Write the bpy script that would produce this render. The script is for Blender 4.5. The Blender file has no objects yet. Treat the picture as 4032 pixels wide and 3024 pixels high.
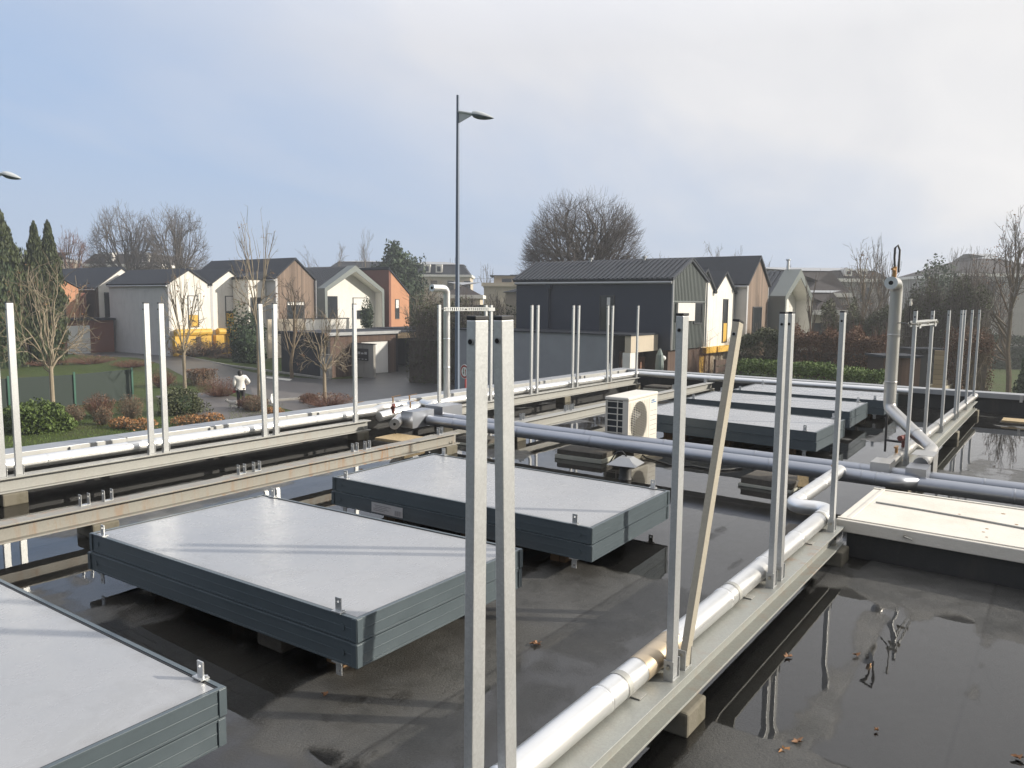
import bpy, bmesh, math, random
import numpy as np
from mathutils import Vector, Matrix
PI = math.pi
scene = bpy.context.scene
COL = scene.collection
R = math.radians

# ------------------------------------------------------------------ camera
EYE = 1.765                       # eye height over the flat roof (z = 0); the street lies 3 m below the roof
FPX, YAW, PITCH, ROLL = 3028.7, 0.628217, -0.105726, 0.009652
cf = Vector((math.cos(YAW)*math.cos(PITCH), math.sin(YAW)*math.cos(PITCH), math.sin(PITCH)))
cr0 = Vector((math.sin(YAW), -math.cos(YAW), 0))
cu0 = cr0.cross(cf)
cr = cr0*math.cos(ROLL) + cu0*math.sin(ROLL)
cu = cr.cross(cf)
CAM = Vector((0, 0, EYE))
def at(px, py, z=None, X=None, Y=None, D=None):
    """survey helper: the real point on a known plane that was sighted at pixel (px,py) of the 4032x3024 photo"""
    d = cf + cr*((px-2016)/FPX) - cu*((py-1512)/FPX)
    if z is not None: t = (z-EYE)/d.z
    elif X is not None: t = X/d.x
    elif Y is not None: t = Y/d.y
    else: t = D
    return CAM + d*t
cam = bpy.data.cameras.new('camera'); co = bpy.data.objects.new('camera', cam); COL.objects.link(co)
co.matrix_world = Matrix(((cr.x, cu.x, -cf.x, 0), (cr.y, cu.y, -cf.y, 0), (cr.z, cu.z, -cf.z, EYE), (0, 0, 0, 1)))
cam.sensor_width = 36; cam.sensor_fit = 'HORIZONTAL'; cam.lens = FPX/4032*36
cam.clip_start = 0.05; cam.clip_end = 3000
scene.camera = co
GZ = -3.0

# ------------------------------------------------------------------ mesh builder
class MB:
    def __init__(s): s.v = []; s.f = []; s.m = []; s.cur = 0
    def add(s, vs, fs):
        o = len(s.v); s.v += [tuple(x) for x in vs]; s.f += [tuple(i+o for i in f) for f in fs]; s.m += [s.cur]*len(fs); return s
    def box(s, x0, x1, y0, y1, z0, z1, M=None):
        vs = [Vector(p) for p in ((x0,y0,z0),(x1,y0,z0),(x1,y1,z0),(x0,y1,z0),(x0,y0,z1),(x1,y0,z1),(x1,y1,z1),(x0,y1,z1))]
        if M is not None: vs = [M @ v for v in vs]
        return s.add(vs, [(0,3,2,1),(4,5,6,7),(0,1,5,4),(1,2,6,5),(2,3,7,6),(3,0,4,7)])
    def cbox(s, c, sx, sy, sz, rz=0, M=None):
        T = Matrix.Translation(c) @ Matrix.Rotation(rz, 4, 'Z')
        if M is not None: T = T @ M
        return s.box(-sx/2, sx/2, -sy/2, sy/2, -sz/2, sz/2, T)
    def prism(s, poly, axis, a, b):
        """poly: 2-D outline; extruded along axis 'x','y','z' from a to b"""
        def P(u, w, t): return {'x': (t,u,w), 'y': (u,t,w), 'z': (u,w,t)}[axis]
        n = len(poly); vs = [P(u,w,a) for u,w in poly] + [P(u,w,b) for u,w in poly]
        fs = [tuple(range(n)), tuple(range(2*n-1, n-1, -1))] + [(i, n+i, n+(i+1)%n, (i+1)%n) for i in range(n)]
        return s.add(vs, fs)
    def bar(s, p, q, w, h, up=(0,0,1)):
        p = Vector(p); q = Vector(q); d = (q-p); L = d.length; d.normalize()
        u = Vector(up); x = d.cross(u)
        if x.length < 1e-4: x = d.cross(Vector((1,0,0)))
        x.normalize(); z = x.cross(d)
        M = Matrix(((x.x,d.x,z.x,p.x),(x.y,d.y,z.y,p.y),(x.z,d.z,z.z,p.z),(0,0,0,1)))
        return s.box(-w/2, w/2, 0, L, -h/2, h/2, M)
    def tube(s, pts, r, n=12, caps=True):
        pts = [Vector(p) for p in pts]; k = len(pts)
        rs = r if hasattr(r, '__len__') else [r]*k
        t0 = (pts[1]-pts[0]).normalized()
        a = t0.cross(Vector((0,0,1)))
        if a.length < 1e-3: a = t0.cross(Vector((1,0,0)))
        a.normalize(); vs = []
        for i in range(k):
            t = (pts[min(i+1,k-1)]-pts[max(i-1,0)])
            if t.length < 1e-9: t = t0
            t.normalize(); a = (a - t*a.dot(t)); 
            if a.length < 1e-6: a = t.cross(Vector((0.3,0.5,0.8)))
            a.normalize(); b = t.cross(a)
            for j in range(n):
                an = 2*PI*j/n; vs.append(pts[i] + (a*math.cos(an)+b*math.sin(an))*rs[i])
        fs = [(i*n+j, i*n+(j+1)%n, (i+1)*n+(j+1)%n, (i+1)*n+j) for i in range(k-1) for j in range(n)]
        if caps: fs += [tuple(range(n-1,-1,-1)), tuple((k-1)*n+j for j in range(n))]
        return s.add(vs, fs)
    def plate_hole(s, w, h, t, hc, hr, M, n=16):
        """plate in local y (width) / z (height), thickness along x, with a round hole"""
        vs = []
        for x in (-t/2, t/2):
            for j in range(n):
                a = 2*PI*j/n; c, q = math.cos(a), math.sin(a); k = max(abs(c), abs(q))
                dx, dz = c/k, q/k
                y = dx*w/2; z = (h-hc)*dz if dz > 0 else hc*dz
                vs.append((x, y, hc+z))
            for j in range(n):
                a = 2*PI*j/n; vs.append((x, hr*math.cos(a), hc+hr*math.sin(a)))
        fs = []; o = 2*n
        for j in range(n):
            k = (j+1) % n
            fs += [(j, n+j, n+k, k), (o+j, o+k, o+n+k, o+n+j), (j, k, o+k, o+j), (n+j, o+n+j, o+n+k, n+k)]
        return s.add([M @ Vector(v) for v in vs], fs)
    def disc(s, c, nrm, r, n=20, t=0.0):
        c = Vector(c); nrm = Vector(nrm).normalized(); a = nrm.orthogonal().normalized(); b = nrm.cross(a)
        if t:
            return s.tube([c, c+nrm*t], r, n)
        return s.add([c+(a*math.cos(2*PI*j/n)+b*math.sin(2*PI*j/n))*r for j in range(n)], [tuple(range(n))])
    def build(s, name, mat, parent=None, smooth=False, bevel=0, loc=None):
        me = bpy.data.meshes.new(name); me.from_pydata(s.v, [], s.f); me.update()
        mats = mat if isinstance(mat, (list, tuple)) else [mat]
        for m in mats: me.materials.append(m)
        if len(mats) > 1: me.polygons.foreach_set('material_index', s.m)
        bm = bmesh.new(); bm.from_mesh(me); bmesh.ops.recalc_face_normals(bm, faces=bm.faces); bm.to_mesh(me); bm.free()
        o = bpy.data.objects.new(name, me); COL.objects.link(o)
        if parent: o.parent = parent
        if smooth:
            me.polygons.foreach_set('use_smooth', [True]*len(me.polygons))
            try: me.set_sharp_from_angle(angle=R(38))
            except Exception: pass
        if bevel:
            b = o.modifiers.new('edge', 'BEVEL'); b.width = bevel; b.segments = 2; b.limit_method = 'ANGLE'; b.angle_limit = R(50)
        if loc is not None: o.location = loc
        return o
def tag(o, label=None, cat=None, group=None, kind=None):
    if label: o['label'] = label
    if cat: o['category'] = cat
    if group: o['group'] = group
    if kind: o['kind'] = kind
    return o
def thing(name, label, cat, loc=(0,0,0), rz=0, group=None):
    o = bpy.data.objects.new(name, None); COL.objects.link(o); o.empty_display_size = 0.1
    o.location = loc; o.rotation_euler = (0,0,rz)
    return tag(o, label, cat, group)
def dup(root, loc, rz=0, label=None, group=None):
    c = root.copy(); COL.objects.link(c); c.location = loc; c.rotation_euler = (0,0,rz)
    if label: c['label'] = label
    if group: c['group'] = group
    for ch in list(root.children):
        d = ch.copy(); COL.objects.link(d); d.parent = c
        for g in list(ch.children):
            e = g.copy(); COL.objects.link(e); e.parent = d
    return c

# ------------------------------------------------------------------ materials
def new_mat(name):
    m = bpy.data.materials.new(name); m.use_nodes = True
    nt = m.node_tree; b = nt.nodes['Principled BSDF']
    return m, nt, b
def N(nt, t, **kw):
    n = nt.nodes.new(t)
    for k, v in kw.items(): setattr(n, k, v)
    return n
def link(nt, a, b): nt.links.new(a, b)
def noise(nt, scale, detail=4, rough=.55, vec=None, dist=0):
    n = N(nt, 'ShaderNodeTexNoise'); n.inputs['Scale'].default_value = scale; n.inputs['Detail'].default_value = detail
    n.inputs['Roughness'].default_value = rough; n.inputs['Distortion'].default_value = dist
    if vec is not None: link(nt, vec, n.inputs['Vector'])
    return n
def ramp(nt, fac, a, b, c0=(0,0,0,1), c1=(1,1,1,1)):
    r = N(nt, 'ShaderNodeValToRGB'); e = r.color_ramp.elements
    e[0].position, e[1].position = a, b; e[0].color, e[1].color = c0, c1
    link(nt, fac, r.inputs['Fac']); return r
def mixc(nt, fac, a, b, mode='MIX'):
    m = N(nt, 'ShaderNodeMix', data_type='RGBA', blend_type=mode)
    for sock, val in ((m.inputs[0], fac), (m.inputs[6], a), (m.inputs[7], b)):
        if hasattr(val, 'is_linked'): link(nt, val, sock)
        elif isinstance(val, (int, float)): sock.default_value = val
        else: sock.default_value = (*val[:3], 1)
    return m.outputs[2]
def mathn(nt, op, a, b=0.0, clamp=False):
    m = N(nt, 'ShaderNodeMath', operation=op); m.use_clamp = clamp
    for i, v in enumerate((a, b)):
        if hasattr(v, 'is_linked'): link(nt, v, m.inputs[i])
        else: m.inputs[i].default_value = v
    return m.outputs[0]
def coords(nt, kind='Object', scale=None):
    t = N(nt, 'ShaderNodeTexCoord'); v = t.outputs[kind]
    if scale:
        mp = N(nt, 'ShaderNodeMapping'); mp.inputs['Scale'].default_value = scale; link(nt, v, mp.inputs['Vector']); v = mp.outputs[0]
    return v
def simple(name, col, rough=.6, metal=0, var=.15, scale=6, bump=0, bscale=None, stretch=None, spec=None, coat=0):
    """plain procedural material: two-scale noise in colour and roughness, optional bump"""
    m, nt, b = new_mat(name)
    v = coords(nt, 'Object', stretch)
    n1 = noise(nt, scale, 6, .6, v); n2 = noise(nt, scale*7, 3, .6, v)
    f = mathn(nt, 'ADD', mathn(nt, 'MULTIPLY', n1.outputs['Fac'], .7), mathn(nt, 'MULTIPLY', n2.outputs['Fac'], .3))
    r = ramp(nt, f, .25, .75)
    lo = tuple(max(0, c*(1-var)) for c in col); hi = tuple(min(1, c*(1+var)) for c in col)
    link(nt, mixc(nt, r.outputs[0], lo, hi), b.inputs['Base Color'])
    mr = N(nt, 'ShaderNodeMapRange'); mr.inputs[3].default_value = max(0, rough-.1); mr.inputs[4].default_value = min(1, rough+.1)
    link(nt, n1.outputs['Fac'], mr.inputs[0]); link(nt, mr.outputs[0], b.inputs['Roughness'])
    b.inputs['Metallic'].default_value = metal
    if spec is not None: b.inputs['Specular IOR Level'].default_value = spec
    if coat: b.inputs['Coat Weight'].default_value = coat
    if bump:
        bp = N(nt, 'ShaderNodeBump'); bp.inputs['Strength'].default_value = bump; bp.inputs['Distance'].default_value = .01
        nb = noise(nt, bscale or scale*10, 4, .6, v); link(nt, nb.outputs['Fac'], bp.inputs['Height']); link(nt, bp.outputs[0], b.inputs['Normal'])
    return m
def galvanised(name, col=(.56,.57,.57), rough=.42, metal=.75, rust=0, streak=True):
    m, nt, b = new_mat(name)
    v = coords(nt)
    vo = N(nt, 'ShaderNodeTexVoronoi'); vo.inputs['Scale'].default_value = 150; link(nt, v, vo.inputs['Vector'])
    sp = ramp(nt, vo.outputs['Color'], .1, .9)
    n1 = noise(nt, 3, 6, .65, v)
    base = mixc(nt, sp.outputs[0], tuple(c*.92 for c in col), tuple(min(1,c*1.06) for c in col))
    base = mixc(nt, mathn(nt,'MULTIPLY',ramp(nt, n1.outputs['Fac'], .42, .72).outputs[0],.22), base, tuple(c*.78 for c in col))
    if rust:
        st = coords(nt, 'Object', (7, 7, 1.0)); nr = noise(nt, 1.6, 5, .7, st, .4)
        nb = noise(nt, .9, 3, .5, v)
        fr = mathn(nt, 'MULTIPLY', ramp(nt, nr.outputs['Fac'], .5, .68).outputs[0], ramp(nt, nb.outputs['Fac'], .45-.1*rust, .65).outputs[0])
        fr = mathn(nt, 'MULTIPLY', fr, min(1, rust))
        base = mixc(nt, fr, base, (.30,.15,.06))
        link(nt, mathn(nt, 'MULTIPLY', mathn(nt, 'SUBTRACT', 1.0, fr), metal), b.inputs['Metallic'])
    else: b.inputs['Metallic'].default_value = metal
    link(nt, base, b.inputs['Base Color'])
    mr = N(nt, 'ShaderNodeMapRange'); mr.inputs[3].default_value = rough-.1; mr.inputs[4].default_value = rough+.14
    link(nt, n1.outputs['Fac'], mr.inputs[0]); link(nt, mr.outputs[0], b.inputs['Roughness'])
    bp = N(nt, 'ShaderNodeBump'); bp.inputs['Strength'].default_value = .12; bp.inputs['Distance'].default_value = .004
    link(nt, noise(nt, 90, 3, .6, v).outputs['Fac'], bp.inputs['Height']); link(nt, bp.outputs[0], b.inputs['Normal'])
    return m
def sheetmetal(name, col, rough=.3, stain=0):
    m, nt, b = new_mat(name); v = coords(nt)
    n1 = noise(nt, 1.6, 5, .6, v); n2 = noise(nt, 60, 3, .6, v)
    base = mixc(nt, ramp(nt, n1.outputs['Fac'], .35, .7).outputs[0], tuple(c*.9 for c in col), col)
    if stain:
        s = ramp(nt, noise(nt, .9, 6, .7, v, .3).outputs['Fac'], .56, .72).outputs[0]
        base = mixc(nt, mathn(nt, 'MULTIPLY', s, stain), base, (.50,.36,.20))
    link(nt, base, b.inputs['Base Color']); b.inputs['Metallic'].default_value = .92
    mr = N(nt, 'ShaderNodeMapRange'); mr.inputs[3].default_value = rough-.05; mr.inputs[4].default_value = rough+.08; link(nt, n1.outputs['Fac'], mr.inputs[0]); link(nt, mr.outputs[0], b.inputs['Roughness'])
    bp = N(nt, 'ShaderNodeBump'); bp.inputs['Strength'].default_value = .05; bp.inputs['Distance'].default_value = .01
    link(nt, noise(nt, 7, 3, .5, v).outputs['Fac'], bp.inputs['Height']); link(nt, bp.outputs[0], b.inputs['Normal'])
    return m
def planks(name, col, step=.12, axis='x', rough=.75, var=.3, dark=.45):
    """boards: per-board tone, grain along the board and dark joints; axis is the direction across the boards"""
    m, nt, b = new_mat(name)
    v = coords(nt); sx = N(nt, 'ShaderNodeSeparateXYZ'); link(nt, v, sx.inputs[0])
    u = sx.outputs[{'x':0,'y':1,'z':2}[axis]]
    if axis == 'h': u = mathn(nt, 'ADD', sx.outputs[0], sx.outputs[1])
    q = mathn(nt, 'DIVIDE', u, step)
    idx = mathn(nt, 'FLOOR', q); fr = mathn(nt, 'FRACT', q)
    wn = N(nt, 'ShaderNodeTexWhiteNoise', noise_dimensions='1D'); link(nt, idx, wn.inputs['W'])
    st = {'x': (30,3,1.2), 'y': (3,30,1.2), 'z': (1.2,1.2,30)}[axis]
    g = noise(nt, 1.5, 6, .65, coords(nt, 'Object', st))
    t = mathn(nt, 'ADD', mathn(nt,'MULTIPLY',wn.outputs['Value'],.6), mathn(nt,'MULTIPLY',g.outputs['Fac'],.7))
    c = mixc(nt, ramp(nt, t, .2, 1.0).outputs[0], tuple(x*(1-var) for x in col), tuple(min(1,x*(1+var)) for x in col))
    jd = mathn(nt, 'LESS_THAN', fr, .07)
    c = mixc(nt, mathn(nt,'MULTIPLY',jd,dark+.3), c, tuple(x*.15 for x in col))
    link(nt, c, b.inputs['Base Color']); b.inputs['Roughness'].default_value = rough
    bp = N(nt, 'ShaderNodeBump'); bp.inputs['Strength'].default_value = .5; bp.inputs['Distance'].default_value = .02
    link(nt, mathn(nt, 'SUBTRACT', 1.0, jd), bp.inputs['Height']); link(nt, bp.outputs[0], b.inputs['Normal'])
    return m
def stained(name, col, stain=(.25,.23,.19), amt=.5, rough=.85, vert=True, scale=1.2):
    """render or concrete with vertical run-off stains"""
    m, nt, b = new_mat(name)
    v = coords(nt); n1 = noise(nt, scale, 6, .65, v)
    s = noise(nt, scale*.8, 5, .7, coords(nt, 'Object', (5,5,.5) if vert else (1,1,1)))
    f = mathn(nt, 'MULTIPLY', ramp(nt, s.outputs['Fac'], .5, .78).outputs[0], amt)
    c = mixc(nt, ramp(nt, n1.outputs['Fac'], .3, .7).outputs[0], tuple(x*.9 for x in col), tuple(min(1,x*1.05) for x in col))
    link(nt, mixc(nt, f, c, stain), b.inputs['Base Color']); b.inputs['Roughness'].default_value = rough
    bp = N(nt, 'ShaderNodeBump'); bp.inputs['Strength'].default_value = .25; bp.inputs['Distance'].default_value = .01
    link(nt, noise(nt, 40, 4, .6, v).outputs['Fac'], bp.inputs['Height']); link(nt, bp.outputs[0], b.inputs['Normal'])
    return m
def leafy(name, col, var=.45, scale=1.5, trans=.25):
    m, nt, b = new_mat(name)
    oi = N(nt, 'ShaderNodeNewGeometry'); v = coords(nt)
    n1 = noise(nt, scale, 5, .65, v)
    wn = mathn(nt, 'MULTIPLY', oi.outputs['Random Per Island'], .5)
    t = mathn(nt, 'ADD', mathn(nt,'MULTIPLY',n1.outputs['Fac'],.7), wn)
    c = mixc(nt, ramp(nt, t, .25, .95).outputs[0], tuple(x*(1-var) for x in col), tuple(min(1,x*(1+var)) for x in col))
    link(nt, c, b.inputs['Base Color']); b.inputs['Roughness'].default_value = .65
    b.inputs['Specular IOR Level'].default_value = .3
    return m

M = {}
M['galv'] = galvanised('galvanised_steel', (.56,.57,.57), .38, .68)
M['galv_beam'] = galvanised('weathered_galvanised_beam', (.34,.35,.33), .5, .4, rust=.45)
M['alu_rust'] = sheetmetal('rust_stained_cladding', (.60,.50,.37), .42, .3)
M['galv_dull'] = galvanised('dull_galvanised_steel', (.36,.36,.34), .55, .35, rust=.25)
M['galv_rust'] = galvanised('rust_streaked_galvanised_steel', (.31,.30,.27), .58, .3, rust=1)
M['galv_yellow'] = galvanised('yellowed_galvanised_steel', (.44,.405,.33), .55, .25, rust=.3)
M['alu'] = sheetmetal('aluminium_cladding', (.82,.82,.81), .33)
M['alu_warm'] = sheetmetal('stained_aluminium_cladding', (.54,.53,.51), .34, .3)
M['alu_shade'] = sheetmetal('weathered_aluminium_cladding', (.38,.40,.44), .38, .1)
M['black_plastic'] = simple('black_plastic', (.02,.02,.022), .45)
M['dark_hole'] = simple('dark_hole', (.012,.012,.012), .9)
M['bolt'] = galvanised('bolt_steel', (.5,.48,.42), .35, .8, rust=.3)
M['brass'] = simple('brass_fitting', (.42,.24,.10), .4, .7, .3, 20)
M['red_paint'] = simple('red_paint', (.34,.04,.04), .5)
M['rust_valve'] = simple('rusty_red_valve', (.17,.055,.045), .6, .2, .3, 30)
M['frame'] = simple('painted_collector_frame', (.085,.108,.122), .34, .1, .10, 5)
M['glass_top'] = None
M['gasket'] = simple('black_gasket', (.015,.015,.015), .5)
M['cream'] = simple('cream_enamel', (.72,.69,.62), .42, 0, .06, 3)
M['cream_lid'] = stained('cream_lid', (.74,.70,.62), (.42,.33,.22), .35, .5, False, 2)
M['ac_dark'] = simple('dark_coil', (.035,.04,.045), .5)
M['bitumen_wall'] = stained('bitumen_upstand', (.030,.031,.032), (.10,.09,.07), .4, .55)
M['concrete'] = stained('mossy_concrete', (.17,.155,.12), (.07,.065,.035), .8, .9, False, 8)
M['concrete_grey'] = stained('grey_concrete', (.30,.29,.27), (.12,.11,.10), .7, .9)
M['chipboard'] = simple('wet_chipboard', (.46,.35,.20), .8, 0, .35, 40, .5)
M['slab'] = simple('rough_slab', (.10,.09,.075), .8, 0, .5, 14, .5)
M['foam'] = simple('white_foam', (.42,.42,.36), .8, 0, .2, 8)
M['pallet'] = planks('pallet_wood', (.20,.12,.06), .1, 'y')
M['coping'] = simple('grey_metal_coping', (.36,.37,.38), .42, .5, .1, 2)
M['coping_lit'] = simple('sunlit_metal_coping', (.52,.52,.50), .45, .4, .12, 3)  # paler copy of the coping metal, sunlight put into its colour
M['cable'] = simple('black_cable', (.02,.02,.02), .5)
M['lamp_paint'] = simple('blue_grey_paint', (.10,.13,.18), .4, .2, .1, 2)
M['lamp_head'] = simple('pale_grey_paint', (.48,.51,.52), .4, .1, .06, 3)
M['navy_clad'] = simple('navy_cladding', (.020,.030,.054), .5, .1, .12, 1)
M['grey_clad'] = simple('grey_green_cladding', (.15,.17,.165), .5, .2, .1, 1)
M['slate'] = simple('slate_roof', (.032,.037,.047), .75, 0, .25, 3, .3, 12, spec=.2)
M['slate_brown'] = simple('brown_slate_roof', (.055,.048,.046), .75, 0, .25, 3, .3, 10, spec=.2)
M['roof_metal'] = simple('ribbed_roof_metal', (.036,.043,.056), .55, .1, .15, 2, spec=.3)
M['white_render'] = stained('white_render', (.80,.775,.72), (.42,.38,.30), .5, .85)
M['white_clean'] = stained('clean_white_render', (.76,.74,.70), (.5,.48,.44), .25, .8)
M['grey_render'] = stained('grey_render', (.52,.52,.53), (.26,.27,.28), .3, .85)
M['grey_low'] = stained('blue_grey_render', (.25,.27,.30), (.20,.21,.23), .2, .8)
M['beige_render'] = stained('beige_render', (.55,.48,.38), (.35,.30,.24), .3, .85)
M['orange_render'] = stained('orange_render', (.52,.26,.15), (.36,.16,.09), .3, .85)
M['red_render'] = stained('red_brown_render', (.20,.085,.06), (.16,.06,.04), .3, .85)
M['yellow'] = stained('yellow_panel', (.66,.40,.05), (.45,.25,.06), .2, .6)
M['wood_gable'] = planks('weathered_timber', (.20,.145,.11), .14, 'x', .8, .4)
M['wood_dark'] = planks('dark_timber', (.09,.055,.04), .13, 'x', .8, .4)
M['wood_black'] = planks('black_timber', (.022,.024,.03), .15, 'y', .7, .3)
M['wood_pale'] = planks('pale_timber', (.36,.27,.17), .16, 'z', .8, .3)
M['wood_rail'] = simple('greyed_timber', (.42,.38,.30), .8, 0, .3, 6)
M['shutter'] = planks('red_brown_shutter', (.20,.10,.065), .07, 'z', .6, .25)
M['window'] = simple('window_glass', (.025,.03,.035), .08, 0, .2, 1, spec=.8)
M['blind'] = simple('white_blind', (.74,.73,.70), .6)
M['window_frame'] = simple('dark_window_frame', (.04,.045,.05), .5)
M['white_frame'] = simple('white_window_frame', (.72,.70,.66), .5)
M['door_white'] = planks('white_garage_door', (.72,.72,.71), .11, 'x', .5, .04, .12)
M['stone'] = simple('rubble_stone', (.34,.27,.19), .85, 0, .45, 5, .6)
M['asphalt'] = simple('wet_asphalt', (.055,.055,.056), .5, 0, .3, .8, .3, 60)
M['path'] = simple('pale_asphalt', (.11,.10,.095), .7, 0, .2, 1, .3, 60)
M['marking'] = simple('road_paint', (.55,.54,.50), .6, 0, .2, 5)
M['bark'] = simple('bark', (.15,.115,.075), .9, 0, .35, 6, .5)
M['bark_pale'] = simple('pale_bark', (.30,.25,.18), .85, 0, .3, 6, .4)
M['bark_dark'] = simple('dark_bark', (.085,.070,.055), .9, 0, .3, 3)
M['twig'] = simple('twig', (.115,.098,.085), .9, 0, .3, 1)
M['twig_pale'] = simple('pale_twig', (.20,.165,.118), .9, 0, .3, 1)
M['twig_red'] = simple('red_twig', (.15,.075,.055), .9, 0, .35, 1)
M['dead_leaf'] = leafy('dead_leaf', (.24,.13,.07))
M['brown_leaf'] = leafy('brown_hedge_leaf', (.15,.085,.05))
M['orange_leaf'] = leafy('orange_leaf', (.32,.16,.065))
M['hedge_green'] = leafy('hedge_green', (.10,.15,.035))
M['bush_green'] = leafy('bush_green', (.085,.125,.03))
M['dark_green'] = leafy('dark_green', (.035,.06,.025))
M['cypress'] = leafy('cypress_green', (.058,.072,.028))
M['olive'] = leafy('olive_green', (.075,.085,.04))
M['grass'] = leafy('grass_blade', (.10,.15,.03))
M['skin'] = simple('skin', (.35,.20,.14), .6)
M['jacket'] = simple('white_quilted_jacket', (.78,.76,.72), .7, 0, .08, 30, .6, 25)
M['trousers'] = simple('dark_trousers', (.03,.03,.036), .8)
M['hair'] = simple('black_hair', (.012,.011,.012), .5)
M['dog_fur'] = simple('white_fur', (.6,.58,.54), .8, 0, .2, 30)
M['net_green'] = simple('green_netting', (.020,.034,.028), .7, 0, .25, 30)
M['post_green'] = simple('green_post', (.03,.11,.075), .5)
M['red_sign'] = simple('red_sign_back', (.36,.07,.07), .5)
M['white_sign'] = simple('white_sign', (.78,.78,.76), .4)
M['parasol'] = simple('grey_green_canvas', (.22,.26,.25), .85)
M['sticker'] = simple('grey_sticker', (.45,.46,.47), .5, 0, .1, 30)
M['ink'] = simple('grey_ink', (.16,.17,.19), .6)
M['blue_print'] = simple('blue_print', (.02,.18,.42), .5)
M['brick'] = simple('terracotta_brick', (.36,.14,.07), .85, 0, .25, 10, .4)

def lid_material():
    m, nt, b = new_mat('frosted_collector_glass'); v = coords(nt); sx = N(nt,'ShaderNodeSeparateXYZ'); link(nt, v, sx.inputs[0])
    oi = N(nt,'ShaderNodeObjectInfo'); off = N(nt,'ShaderNodeVectorMath', operation='ADD'); cmb = N(nt,'ShaderNodeCombineXYZ')
    for i in range(3): link(nt, mathn(nt,'MULTIPLY', oi.outputs['Random'], 31.0+i*7), cmb.inputs[i])
    link(nt, v, off.inputs[0]); link(nt, cmb.outputs[0], off.inputs[1]); q = off.outputs[0]
    big = noise(nt, 1.1, 5, .6, q, .3); mid = noise(nt, 7, 5, .65, q); fine = noise(nt, 220, 2, .6, q)
    c = mixc(nt, ramp(nt, big.outputs['Fac'], .3, .7).outputs[0], (.30,.31,.33), (.365,.37,.38))
    c = mixc(nt, mathn(nt,'MULTIPLY', ramp(nt, fine.outputs['Fac'], .5, .75).outputs[0], .3), c, (.45,.46,.47))
    ex = mathn(nt,'ABSOLUTE', mathn(nt,'DIVIDE', sx.outputs[0], .6315)); ey = mathn(nt,'SUBTRACT', 1.0, mathn(nt,'MULTIPLY', mathn(nt,'SUBTRACT', 1.179, mathn(nt,'ABSOLUTE', sx.outputs[1])), 1.58))
    rim = ramp(nt, mathn(nt,'MAXIMUM', ex, ey), .86, .985).outputs[0]
    c = mixc(nt, mathn(nt,'MULTIPLY', mathn(nt,'MULTIPLY', rim, ramp(nt, mid.outputs['Fac'], .35,.65).outputs[0]), .55), c, (.17,.165,.15))
    st = ramp(nt, noise(nt, 2.2, 6, .7, q, 1.2).outputs['Fac'], .56, .62).outputs[0]
    c = mixc(nt, mathn(nt,'MULTIPLY', st, .16), c, (.22,.22,.22))
    vo = N(nt,'ShaderNodeTexVoronoi'); vo.inputs['Scale'].default_value = 2.6; link(nt, q, vo.inputs['Vector'])
    c = mixc(nt, mathn(nt,'LESS_THAN', vo.outputs['Distance'], .022), c, (.62,.61,.57))
    link(nt, c, b.inputs['Base Color'])
    rr = N(nt,'ShaderNodeMapRange'); rr.inputs[3].default_value = .17; rr.inputs[4].default_value = .36; link(nt, mid.outputs['Fac'], rr.inputs[0]); link(nt, rr.outputs[0], b.inputs['Roughness'])
    bp = N(nt,'ShaderNodeBump'); bp.inputs['Strength'].default_value = .10; bp.inputs['Distance'].default_value = .02
    h = mathn(nt,'ADD', mathn(nt,'MULTIPLY', noise(nt, 3.0, 3, .5, q).outputs['Fac'], 1.0), mathn(nt,'MULTIPLY', fine.outputs['Fac'], .06)); link(nt, h, bp.inputs['Height']); link(nt, bp.outputs[0], b.inputs['Normal'])
    return m
M['glass_top'] = lid_material()
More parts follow.
